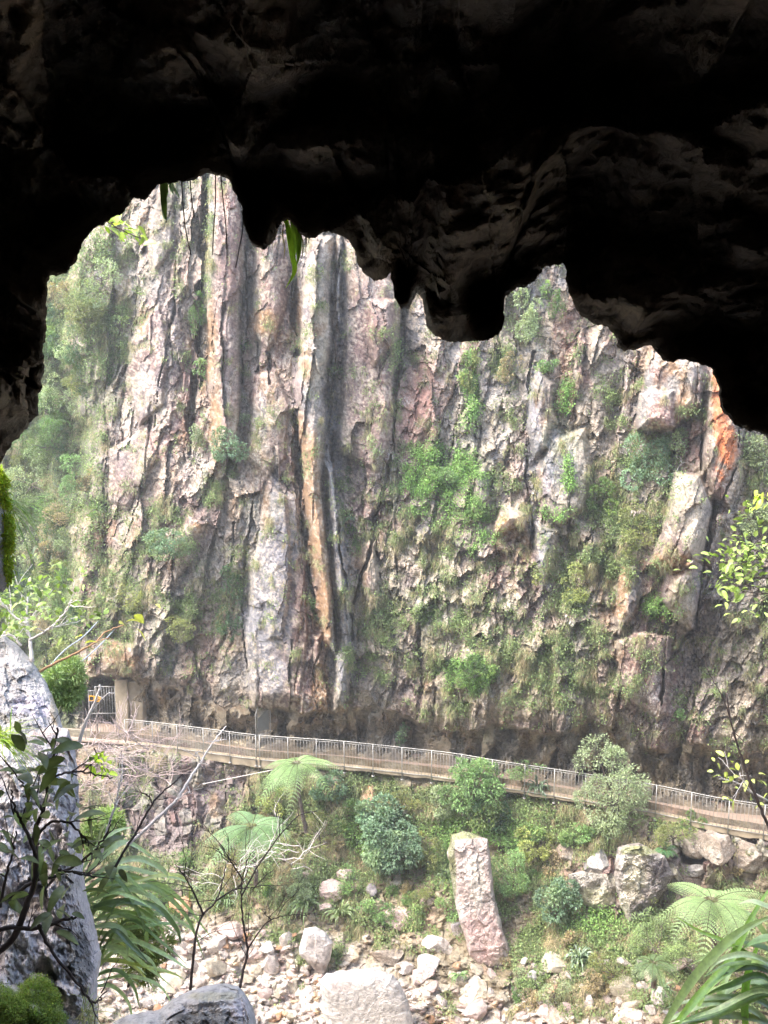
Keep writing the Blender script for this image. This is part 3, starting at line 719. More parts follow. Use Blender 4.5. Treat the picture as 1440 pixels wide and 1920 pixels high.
# ------------------------------------------------------------------ railing: sections of post, handrail and bar panel
def make_railing(name, label, p_list):
    base = path_at(p_list[0], .12, 0)
    root = empty(name, base); tag(root, label, 'railing', 'steel railings along the walkway')
    hr = MB()
    for i, px in enumerate(p_list):
        p = path_at(px, .20, 0); b = MB()
        b.tube([p + (0, 0, -.20), p + (0, 0, 1.03)], .019, 8)
        b.box((-.05, -.05, -.02), (.05, .05, 0), Matrix.Translation(Vector(p + np.array([0, 0, -.18]))))
        b.build('post', M_STEEL, root, True)
    xs = np.linspace(p_list[0], p_list[-1], 60)
    hr.tube([path_at(x, .20, 1.03) for x in xs], .017, 8)
    hr.build('handrail', M_STEEL, root, True)
    for a, c in zip(p_list[:-1], p_list[1:]):
        b = MB(); A = path_at(a, .20, 0); C = path_at(c, .20, 0); n = max(3, int(round(np.linalg.norm(C - A) / .115)))
        b.tube([A + (0, 0, .06), C + (0, 0, .06)], .014, 6)
        b.tube([A + (0, 0, .96), C + (0, 0, .96)], .010, 6)
        for k in range(1, n):
            p = A + (C - A) * k / n
            b.tube([p + (0, 0, .06), p + (0, 0, .97)], .006, 5)
        b.build('bar_panel', M_STEEL, root, True)
make_railing('railing', 'shorter steel bar railing left of the double post, starting at the dry bush', [240, 292, 338, 387, 436, 484])
make_railing('railing', 'long steel bar railing running right from the double post', [491, 543, 596, 648, 702, 756, 811, 868, 925, 985, 1040, 1098, 1160, 1230, 1296, 1364, 1430, 1500, 1570, 1640])

# ------------------------------------------------------------------ tall angled panel standing on the walkway beside the double post
def panel():
    p = path_at(481, 0, 0); root = empty('wayside_panel', p); tag(root, 'tall narrow grey framed panel with slanted top on the walkway by the double post', 'panel')
    b = MB(); d = Vector((.82, .57, 0))
    def q(u, z): return np.array(p) + np.array(d) * u + np.array([0, 0, z])
    out = [q(0, 0), q(0, 1.75), q(.10, 2.0), q(.55, 2.32), q(.62, 2.32), q(.62, 0)]
    b.tube(out, .022, 6); b.tube([q(0, .9), q(.62, .9)], .014, 6); b.build('frame', M_STEEL, root, True)
    m = MB()
    for k in range(1, 12):
        u = .62 * k / 12; top = min(2.3, 1.78 + u * .95)
        m.tube([q(u, 0), q(u, top)], .005, 4)
    for k in range(1, 22):
        z = k * .085; m.tube([q(0, z), q(.62, z)], .004, 4)
    m.build('wire_mesh', M_STEEL, root, False)
    s = MB(); nn = Vector((-.57, .82, 0)) * .02
    A, B_, C_, D_ = q(.08, 1.05), q(.54, 1.05), q(.54, 1.85), q(.08, 1.55)
    v = [A - np.array(nn), B_ - np.array(nn), C_ - np.array(nn), D_ - np.array(nn), A + np.array(nn), B_ + np.array(nn), C_ + np.array(nn), D_ + np.array(nn)]
    s.add(v, [[0, 1, 2, 3], [7, 6, 5, 4], [0, 4, 5, 1], [1, 5, 6, 2], [2, 6, 7, 3], [3, 7, 4, 0]]); s.build('board', M_PANEL, root)
panel()

# ------------------------------------------------------------------ tunnel mouth: concrete pier, barred gate, orange sign
def portal():
    Yp = float(plane_Y(225, 1377, -H))
    a = P(216, 1274, Yp); c = P(246, 1376, Yp)
    root = empty('concrete_pier', (a.x, Yp, -H)); tag(root, 'square weathered concrete pier beside the dark tunnel mouth', 'pier')
    zt = a.z; b = MB(); x0 = a.x; x1 = P(240, 1300, Yp).x
    b.box((x0, Yp - .1, -H - .3), (x1, Yp + .6, zt), None); o = b.build('shaft', M_CONC, root, False)
    md = o.modifiers.new('bevel', 'BEVEL'); md.width = .03; md.segments = 2
    b = MB(); b.box((x1 + .003, Yp + .05, -H - .3), (P(266, 1300, Yp).x, Yp + .6, zt - .12), None); o = b.build('side_wall', M_CONC, root, False)
    md = o.modifiers.new('bevel', 'BEVEL'); md.width = .05; md.segments = 2
    # gate
    Yg = Yp - .05; gx0 = P(166, 1300, Yg).x; gx1 = x0 - .02
    g = empty('barred_gate', ((gx0 + gx1) / 2, Yg, -H)); tag(g, 'grey barred steel gate closing the dark tunnel mouth on the left', 'gate')
    zt2 = P(200, 1287, Yg).z; xm = P(178, 1287, Yg).x
    f = MB(); f.tube([(xm, Yg, -H), (xm, Yg, zt2), (gx1, Yg, zt2), (gx1, Yg, -H)], .022, 6)
    zs = P(170, 1295, Yg).z
    f.tube([(gx0, Yg, -H), (gx0, Yg, zs), (xm, Yg, zs)], .022, 6)
    zm = P(200, 1333, Yg).z
    f.tube([(gx0, Yg, zm - .1), (gx1, Yg, zm - .1)], .018, 6); f.tube([(gx0, Yg, -H + .1), (gx1, Yg, -H + .1)], .018, 6)
    f.build('frame', M_STEEL, g, True)
    f = MB(); x = gx0 + .1
    while x < gx1:
        f.tube([(x, Yg, -H + .1), (x, Yg, zt2 if x > xm else zs)], .009, 5); x += .105
    f.build('bars', M_STEEL, g, True)
    Ys = Yg - .08; c0 = P(178, 1310, Ys)
    s = empty('warning_sign', c0); tag(s, 'small orange rectangular warning board with dark marks on the gate', 'sign')
    R = Matrix.Translation(c0) @ Matrix.Rotation(math.radians(8), 4, 'Y')
    b = MB(); b.box((-.24, -.012, -.11), (.24, .012, .11), R); b.build('board', M_SIGN, s)
    b = MB(); b.box((-.20, -.018, -.07), (-.06, -.0135, .07), R); b.box((-.16, -.022, -.03), (-.10, -.0185, .03), R)
    for zz in (.05, .0, -.05): b.box((.0, -.018, zz - .012), (.19 - abs(zz), -.0135, zz + .012), R)
    b.build('marks', M_BLACK, s)
portal()

# thin cables
def cable(pts, r, label, grp=None, mat=M_WIRE):
    b = MB(); b.tube(curve(pts, 20), r, 6); o = b.build('cable', mat, None, True, col=False); tag(o, label, 'cable', grp)
cable([P(-30, 1400, 20), P(108, 1232, 26), P(160, 1190, 29), P(215, 1130, 34)], .022, 'upper pale stay cable slanting up behind the near left rock')
cable([P(20, 1390, 20), P(120, 1272, 26), P(185, 1212, 29), P(215, 1180, 31)], .022, 'lower pale stay cable ending above the tunnel mouth')
cable([P(380, 1470, 26.5), P(420, 1462, 26.6), P(490, 1448, 26.9), P(520, 1442, 27)], .012, 'thin white wire across the bare rock below the walkway', None, M_PALETWIG)

# ================================================================== THE CAVE WE LOOK OUT OF
OPEN = [(-60, 1010), (-40, 900), (0, 868), (25, 830), (50, 802), (72, 778), (74, 740), (84, 690), (80, 660), (88, 620), (86, 560), (92, 516), (108, 517), (124, 514), (128, 500), (142, 490),
        (156, 460), (168, 440), (178, 425), (196, 422), (212, 408), (228, 404), (242, 384), (252, 372), (272, 376), (286, 362), (296, 346), (318, 342), (340, 340), (360, 338), (376, 330), (388, 324),
        (404, 327), (420, 333), (436, 348), (446, 366), (454, 392), (458, 420), (466, 448), (480, 463), (496, 466), (512, 454), (522, 432), (526, 416), (540, 410), (552, 418), (560, 436),
        (574, 446), (592, 448), (602, 440), (616, 434), (630, 440), (646, 446), (660, 462), (668, 478), (674, 500), (684, 518), (704, 527), (722, 522), (732, 512), (736, 530), (738, 552), (748, 566),
        (752, 580), (766, 578), (776, 560), (782, 548), (790, 562), (796, 590), (800, 608), (816, 630), (832, 640), (860, 642), (890, 641), (916, 638), (938, 624), (946, 606), (945, 576), (948, 560),
        (966, 542), (986, 538), (1004, 524), (1016, 504), (1036, 500), (1054, 496), (1064, 506), (1058, 522), (1066, 540), (1074, 562), (1084, 590), (1098, 598), (1112, 606), (1138, 612), (1150, 624),
        (1160, 650), (1172, 658), (1196, 652), (1222, 647), (1234, 664), (1246, 676), (1280, 676), (1310, 680), (1332, 690), (1346, 716), (1350, 740), (1350, 768), (1364, 780), (1382, 798),
        (1408, 806), (1432, 812), (1450, 840), (1500, 880), (1570, 980), (1640, 1200), (1660, 1500), (1620, 1900), (1500, 2230), (1100, 2300), (700, 2310), (300, 2300), (-40, 2240), (-200, 1900), (-230, 1500), (-160, 1180)]
def build_cave():
    pts = np.array(OPEN, float); nseg = len(pts)
    # resample densely where it is in view
    out = []
    for i in range(nseg):
        a, b = pts[i], pts[(i + 1) % nseg]
        vis = min(a[1], b[1]) < 1050
        L = np.hypot(*(b - a)); m = max(1, int(L / (3.2 if vis else 9)))
        for k in range(m): out.append(a + (b - a) * k / m)
    o = np.array(out); n = len(o)
    tang = np.roll(o, -1, 0) - np.roll(o, 1, 0); tang /= np.linalg.norm(tang, axis=1)[:, None] + 1e-9
    nor = np.stack([tang[:, 1], -tang[:, 0]], -1)
    j = 6.5 * fbm(o[:, 0] / 13, o[:, 1] / 13, 0, 4, 401, .65) + 2.2 * fbm(o[:, 0] / 3.5, o[:, 1] / 3.5, 3, 2, 402)
    o = o + nor * j[:, None]
    # directions, as angles about an axis through the opening
    x, dy, dz = ray(o[:, 0], o[:, 1]); d = np.stack([x, dy, dz], -1); d /= np.linalg.norm(d, axis=1)[:, None]
    ax, ay, az = ray(740, 1250); A = np.array([float(ax), float(ay), float(az)]); A /= np.linalg.norm(A)
    U = np.cross(A, [0, 0, 1]); U /= np.linalg.norm(U); W = np.cross(U, A)
    th = np.arccos(np.clip(d @ A, -1, 1)); ph = np.arctan2(d @ W, d @ U)
    q0 = np.stack([th * np.cos(ph), th * np.sin(ph)], -1)
    fq = np.fft.fftfreq(n)[:, None]
    Fq = np.fft.fft(q0, axis=0)
    def smoothed(s): return np.real(np.fft.ifft(Fq * np.exp(-2 * (math.pi * fq * s) ** 2), axis=0))
    tq = np.roll(q0, -2, 0) - np.roll(q0, 2, 0); nq = np.stack([-tq[:, 1], tq[:, 0]], -1); nq /= np.linalg.norm(nq, axis=1)[:, None] + 1e-9
    if np.mean(np.sum(nq * q0, 1)) < 0: nq = -nq
    Fn = np.fft.fft(nq, axis=0)
    def smoothed_n(s): return np.real(np.fft.ifft(Fn * np.exp(-2 * (math.pi * fq * s) ** 2), axis=0))
    circ = np.stack([np.cos(np.unwrap(ph)), np.sin(ph)], -1)
    rs = np.concatenate([np.linspace(0, .32, 330, endpoint=False), np.linspace(.32, 1, 120)])
    rows = []; D = []
    thmax = math.pi * .995
    for s in rs:
        q = smoothed(0.4 + 55 * min(1, s / .3) ** .9) + (smoothed_n(1.5 + 300 * s) * min(1, s / .01) * .012)
        r = np.linalg.norm(q, axis=1); dirq = q / r[:, None]
        w = s ** 1.0
        rr = r + (thmax - r) * (w ** 1.05)
        rows.append(dirq * rr[:, None]); D.append(np.full(n, s))
    Q = np.array(rows); S = np.array(D)
    R = np.linalg.norm(Q, axis=-1); Dm = Q / (R[..., None] + 1e-9)
    vec = np.cos(R)[..., None] * A + np.sin(R)[..., None] * (Dm[..., 0:1] * U + Dm[..., 1:2] * W)
    # distance of the cave wall from the eye
    rlip = 4.6; rin = 2.5
    ang = np.degrees(R - R[0:1]) 
    r = rin + (rlip - rin) * np.exp(-ang / 26.0)
    down = np.clip(-vec[..., 2], 0, 1)
    r = np.minimum(r, 1.75 / np.maximum(down, .05) + 0 * r) * 1.0
    p0 = vec * r[..., None]
    X, Yv, Z = p0[..., 0], p0[..., 1], p0[..., 2]
    wx = X + .25 * fbm(X * 1.2, Yv * 1.2, Z * 1.2, 3, 411); wz = Z + .25 * fbm(X * 1.2, Yv * 1.2, Z * 1.2 + 9, 3, 412)
    fa, ca, ha = facets(wx * .95 + .5 * Yv, wz * 1.25 - .4 * Yv, 421, 1.2, .1)
    fb, cb, hb = facets(wx * 2.3 - .8 * Yv, wz * 2.9 + .9 * Yv, 422, 1.2, .1)
    big = fbm(X * .55, Yv * .55, Z * .55, 4, 413); rid = 1 - 2.4 * np.abs(fbm(X * 1.3 + .8 * Yv, Yv * 1.3, Z * 1.9, 5, 414, .6))
    fine = fbm(X * 5, Yv * 5, Z * 5, 4, 415, .62)
    env = sstep(0, .012, S) * .85 + .15
    r2 = r * (1 + env * (.13 * fa + .05 * fb + .15 * big + .13 * rid + .04 * fine))
    # hanging noses of rock nearer to us, dark pockets behind them
    ppx = np.where(vec[..., 1] > .1, 720 + F * (vec[..., 0]) / (vec[..., 1] * CP - vec[..., 2] * SP + 1e-6), 1e5)
    ppy = np.where(vec[..., 1] > .1, 960 - F * (vec[..., 1] * SP + vec[..., 2] * CP) / (vec[..., 1] * CP - vec[..., 2] * SP + 1e-6), 1e5)
    near = blobs(ppx, ppy, [(700, 470, 60, 60, .9), (830, 540, 50, 120, 1), (500, 420, 40, 50, .5), (1200, 560, 150, 70, .8), (450, 270, 70, 50, .8), (60, 560, 60, 90, .6), (620, 300, 100, 60, .6), (1000, 380, 80, 50, .5)])
    far = blobs(ppx, ppy, [(310, 250, 60, 45, 1.2), (900, 560, 40, 60, .9), (760, 500, 26, 60, .6), (620, 130, 70, 120, .6), (1050, 230, 160, 120, .9), (1280, 420, 110, 90, .8), (130, 400, 60, 50, .6), (390, 160, 40, 60, .5)])
    r2 = r2 * (1 - .12 * near + .11 * far)
    r2 = np.maximum(r2, 1.1)
    inner = vec * r2[..., None]
    # outside: lip turned over, then the near cliff face spreading up, down and sideways
    lipp = inner[0]
    ext = []
    wb = sstep(-.2, -1.1, lipp[:, 2])
    rl = np.linalg.norm(lipp, axis=1)
    for sg, off, push in ((1, .006, .3), (2, .018, .7), (5, .045, 1.0)):
        q = smoothed(sg) + smoothed_n(sg + 1) * off; R_ = np.linalg.norm(q, axis=1); D_ = q / R_[:, None]
        R_ = R_ + off * .5
        vv = np.cos(R_)[:, None] * A + np.sin(R_)[:, None] * (D_[:, :1] * U + D_[:, 1:] * W)
        ext.append(vv * (rl + push * (1 - .8 * wb))[:, None])
    e0 = ext[-1]; up_ = np.clip(D_ @ np.array([[U[2]], [W[2]]]), -1, 1)[:, 0]
    outv = D_[:, :1] * U + D_[:, 1:] * W; rad = np.stack([outv[:, 0], outv[:, 2]], -1); rad /= np.linalg.norm(rad, axis=1)[:, None]
    for g in (.3, .8, 1.6, 3, 5, 8, 12, 18, 26, 36):
        c = e0.copy(); c[:, 0] += rad[:, 0] * g; c[:, 2] += rad[:, 1] * g
        c[:, 2] = np.clip(c[:, 2], -21.5, 13)
        u2 = np.clip(rad[:, 1], 0, 1)
        c[:, 1] = (1 - wb) * (e0[:, 1] + .25 * min(g, 1) - .95 * np.maximum(0, g * u2 - .6) - .6 * g * (1 - u2)) + wb * (e0[:, 1] + .5 * g) + min(1, g / 3) * .5 * fbm(c[:, 0] * .4, c[:, 2] * .25, g * .1, 3, 430)  # unseen face is leaned back so sun and sky reach the mouth
        ext.append(c)
    V = np.concatenate([np.array(ext[::-1]), inner], 0)
    nr = V.shape[0]
    base = np.array((.25, .21, .175)); warm = np.array((.35, .25, .155)); gry = np.array((.38, .36, .32))
    VX, VY, VZ = V[..., 0], V[..., 1], V[..., 2]
    c = np.zeros(V.shape) + base
    c = mixc(c, warm, sstep(.05, .5, fbm(VX * .8, VY * .8, VZ * .8, 4, 441)) * .8)
    c = mixc(c, gry, sstep(.1, .5, fbm(VX * 1.3, VY * 1.3, VZ * 1.3 + 4, 4, 442)) * .8)
    lightrock = np.zeros(V.shape[:2]); lightrock[:len(ext) - 2] = 1
    c = mixc(c, np.array((.3, .27, .25)), lightrock)
    li = np.clip(.6 + fbm(VX, VY, VZ, 3, 443), 0, 1)
    o = mesh_np('cave', V.reshape(-1, 3), grid_faces(nr, n, True), M_CAVE, None, c.reshape(-1, 3), False, {'lich': li.ravel()})
    tag(o, 'dark rough rock roof and walls of the cave framing the view', 'cave', kind='structure')
    return V
CAVE = build_cave()

def gorge_floor():
    xs = np.linspace(-60, 60, 160); ys = np.linspace(-30, 70, 120)
    X, Y = np.meshgrid(xs, ys)
    Z = -20.9 + .25 * fbm(X * .2, Y * .2, 0, 4, 451) + .1 * fbm(X, Y, 0, 3, 452)
    col = np.zeros(X.shape + (3,)) + np.array((.36, .31, .27))
    o = mesh_np('ground', np.stack([X, Y, Z], -1).reshape(-1, 3), grid_faces(*X.shape), M_GROUND, None, col.reshape(-1, 3), False, {'lich': np.full(X.size, .3)})
    tag(o, 'stony floor of the gorge', 'ground', kind='structure')
gorge_floor()

# ================================================================== LEAVES AND PLANTS
def unit(a): return a / (np.linalg.norm(a, axis=-1, keepdims=True) + 1e-9)

def leaf_quads(c, d, up, L, W, col, fold=.15):
    """diamond leaves: base c, direction d, face normal up"""
    d = unit(d); s = unit(np.cross(d, up)); nrm = np.cross(s, d)
    L = np.asarray(L)[..., None]; W = np.asarray(W)[..., None]
    a = c; b = c + d * L * .45 + s * W * .5 + nrm * W * fold; t = c + d * L - nrm * L * .12; e = c + d * L * .45 - s * W * .5 + nrm * W * fold
    v = np.stack([a, b, t, e], 1)
    return v.reshape(-1, 3), np.repeat(col, 4, 0)

def blade_strips(c, d, L, W, col, droop, rows=4, up=np.array([0, 0, 1.])):
    """drooping narrow blades"""
    n = len(c); d = unit(d); s = unit(np.cross(d, up) + 1e-4)
    t = np.linspace(0, 1, rows)
    P_ = []
    for k in t:
        ctr = c + d * (L * k)[:, None] - up * (droop * L * k * k)[:, None]
        w = (W * (1 - k) ** .6 * .5 + .0008)[:, None]
        P_ += [ctr - s * w, ctr + s * w]
    v = np.stack(P_, 1)                                    # n, 2*rows, 3
    base = (np.arange(n) * 2 * rows)[:, None]
    f = np.concatenate([base + np.array([[2 * k, 2 * k + 1, 2 * k + 3, 2 * k + 2]]) for k in range(rows - 1)], 0)
    return v.reshape(-1, 3), f, np.repeat(col, 2 * rows, 0)

def quads_obj(name, v, c, mat, parent=None):
    f = np.arange(len(v)).reshape(-1, 4)
    o = mesh_np(name, v, f, mat, parent, c)
    if parent is not None: localise(o, parent)
    return o

def jcol(base, n, j=.25, hue=.12):
    b = np.array(base)[None] * np.exp(rng.normal(0, j, (n, 1))) * np.exp(rng.normal(0, hue, (n, 3)) * np.array([1, .5, 1]))
    return np.clip(b, .005, .8)

def ground_cover(name, G, count, pxr, pyr, label, sizes, greens=None, seed=1):
    px, py, pos, dens = G['px'], G['py'], G['pos'], G['dens']
    m = (px > pxr[0]) & (px < pxr[1]) & (py > pyr[0]) & (py < pyr[1])
    gy, gx = np.gradient(px, axis=1), np.gradient(py, axis=0)
    wgt = (dens ** 1.3 * m * np.abs(gy * gx)).ravel()
    idx = rng.choice(wgt.size, count, p=wgt / wgt.sum())
    p0 = pos.reshape(-1, 3)[idx]; fx, fy = px.ravel()[idx], py.ravel()[idx]
    p0 = p0 + rng.normal(0, .03, p0.shape)
    toc = unit(-p0 * np.array([1, 1, .2]))
    g = sstep(.2, .7, blobs(fx, fy, greens)) if greens else np.zeros(count)
    n1 = fbm(fx / 28, fy / 28, seed, 3, 500 + seed) + rng.normal(0, .2, count)
    V_, F_, C_ = [], [], []; off = 0
    grass = (n1 > .0) & (g < .5)
    # leafy tufts
    q = np.where(~grass)[0]; k = 7
    cc = np.repeat(p0[q], k, 0) + rng.normal(0, sizes[0] * 1.1, (len(q) * k, 3)); oc = np.repeat(toc[q], k, 0)
    cc += oc * np.abs(rng.normal(0, sizes[0] * 1.5, (len(cc), 1)))
    d = oc + rng.normal(0, .8, cc.shape) + np.array([0, 0, -.1]); upv = oc * .5 + np.array([0, 0, .9]) + rng.normal(0, .35, cc.shape)
    gg = np.repeat(g[q], k)[:, None]
    base = np.array((.19, .25, .11)) * (1 - gg) + np.array((.20, .34, .10)) * gg
    tint = np.repeat(np.exp(rng.normal(0, .22, (len(q), 1))), k, 0)
    colr = np.clip(base * tint * np.exp(rng.normal(0, .22, (len(cc), 1))), .01, .6)
    L = rng.uniform(.6, 1.3, len(cc)) * sizes[0]; v, c = leaf_quads(cc, d, upv, L, L * .55, colr)
    V_.append(v); C_.append(c); F_.append(np.arange(len(v)).reshape(-1, 4)); off += len(v)
    # grassy tufts hang over
    q = np.where(grass)[0]; k = 8
    cc = np.repeat(p0[q], k, 0) + rng.normal(0, .03, (len(q) * k, 3)); oc = np.repeat(toc[q], k, 0)
    d = oc * .8 + rng.normal(0, .6, cc.shape) + np.array([0, 0, .35])
    dry = sstep(.15, .5, np.repeat(n1[q], k) + rng.normal(0, .1, len(cc)))[:, None]
    base = np.array((.23, .26, .13)) * (1 - dry) + np.array((.36, .29, .19)) * dry
    colr = np.clip(base * np.exp(rng.normal(0, .25, (len(cc), 1))), .01, .6)
    L = rng.uniform(.5, 1.4, len(cc)) * sizes[1]
    v, f, c = blade_strips(cc, d, L, np.full(len(cc), sizes[2]), colr, rng.uniform(.4, 1.1, len(cc)), 3)
    V_.append(v); C_.append(c); F_.append(f + off)
    o = mesh_np(name, np.concatenate(V_), np.concatenate(F_), M_GRASS, None, np.concatenate(C_))
    tag(o, label, 'ground cover', kind='stuff')

ground_cover('cliff_plants', CL, 48000, (-60, 1500), (250, 1440), 'small ferns, moss and hanging grass clinging to the rock face', (.070, .17, .013), GREENER, 1)
ground_cover('bank_plants', BK, 20000, (-60, 1500), (1380, 2000), 'low ferns and grass covering the bank below the walkway', (.085, .26, .018), [(900, 1560, 200, 60, .6), (700, 1560, 100, 60, .6), (840, 1700, 120, 80, .5), (1120, 1700, 120, 80, .6)], 2)

def extra_cover():
    G = dict(CL); e = np.clip(blobs(G['px'], G['py'], [(60, 900, 130, 330, 1), (130, 620, 70, 150, .9), (180, 480, 50, 60, .6), (80, 1150, 90, 120, 1)]), 0, 1) * (G['px'] < 215)
    G['dens'] = e * sstep(-.5, .2, fbm(G['px'] / 34, G['py'] / 34, 2, 3, 560))
    ground_cover('slope_thicket', G, 11000, (-60, 230), (380, 1330), 'tangled low scrub covering the slope at the left of the cliff', (.09, .13, .013), None, 3)
extra_cover()
GREENS = dict((k, tuple(1.25 * q for q in v)) for k, v in dict(mid=(.10, .17, .055), bright=(.15, .24, .10), grey=(.24, .29, .18), dark=(.055, .105, .05), blue=(.13, .20, .13), yellow=(.22, .25, .09), olive=(.17, .19, .075), feather=(.20, .27, .13), brown=(.25, .20, .13)).items())

def shrub(name, label, cat, c, r, n, leafL, green, base=None, group=None, aspect=.5, clumps=14, sparse=.0, twig=None, spread=.36, seed=None, mat=None):
    """crown of leaf clumps round a centre c with radii r; branches from the base"""
    c = np.array(c, float); r = np.array(r, float)
    if base is None: base = c + np.array([0, .25 * r[1], -r[2] * .95])
    base = np.array(base, float)
    root = empty(name, base); tag(root, label, cat, group)
    k = clumps
    cd = unit(rng.normal(0, 1, (k, 3))); cr = rng.uniform(.35, .85, (k, 1))
    cc = c + cd * cr * r; cs = rng.uniform(.7, 1.25, k) * spread
    ctint = np.exp(rng.normal(0, .16, k)) ; cb = rng.uniform(0, 1, k)
    idx = rng.integers(0, k, n)
    dd = unit(rng.normal(0, 1, (n, 3)) + cd[idx] * .5 + np.array([0, -.1, .25]))
    rad = rng.uniform(.45, 1.0, (n, 1)) ** .6
    pos = cc[idx] + dd * rad * cs[idx][:, None] * r
    if sparse > 0:
        kp = fbm(pos[:, 0] * 5, pos[:, 1] * 5, pos[:, 2] * 5, 2, 540) > -.3 + sparse
        pos, dd, idx = pos[kp], dd[kp], idx[kp]
    m = len(pos)
    g = np.array(GREENS[green] if isinstance(green, str) else green)
    col = g[None] * ctint[idx][:, None] * np.exp(rng.normal(0, .2, (m, 1))) * np.array([1, 1, 1]) + (cb[idx][:, None] > .75) * np.array((.05, .04, .0))
    dirs = unit(dd + rng.normal(0, .55, (m, 3)) + np.array([0, 0, -.1])); up = unit(np.array([0, -.25, .9]) + dd * .5 + rng.normal(0, .4, (m, 3)))
    L = rng.uniform(.6, 1.25, m) * leafL
    v, cl = leaf_quads(pos, dirs, up, L, L * aspect, np.clip(col, .01, .7))
    quads_obj('crown', v, cl, mat or M_LEAF, root)
    b = MB(); R = max(r)
    hub = base * .45 + c * .55
    b.tube(noisy_line(base, hub, 6, .05), np.linspace(.022, .014, 6) * R / .8 * 1.6, 6)
    for i in range(k):
        b.tube(noisy_line(hub + rng.normal(0, .03, 3), cc[i], 6, .07), np.linspace(.011, .003, 6) * R / .8 * 1.3, 5)
        for j in range(3):
            b.tube(noisy_line(cc[i], cc[i] + unit(rng.normal(0, 1, 3)) * cs[i] * r, 4, .1), np.linspace(.004, .0015, 4), 4)
    b.build('branches', twig or M_BARK, root, True)
    return root

def px_r(px, py, G, rx, ry, out=.9):
    rx, ry = rx * 1.15, ry * 1.15
    p = surf(G, px, py); dist = p.y / (CP)
    k = dist / F
    q = np.array(p) * (1 - out * rx * k / np.linalg.norm(p))
    return q, (rx * k, .75 * min(rx, ry) * k, ry * k)

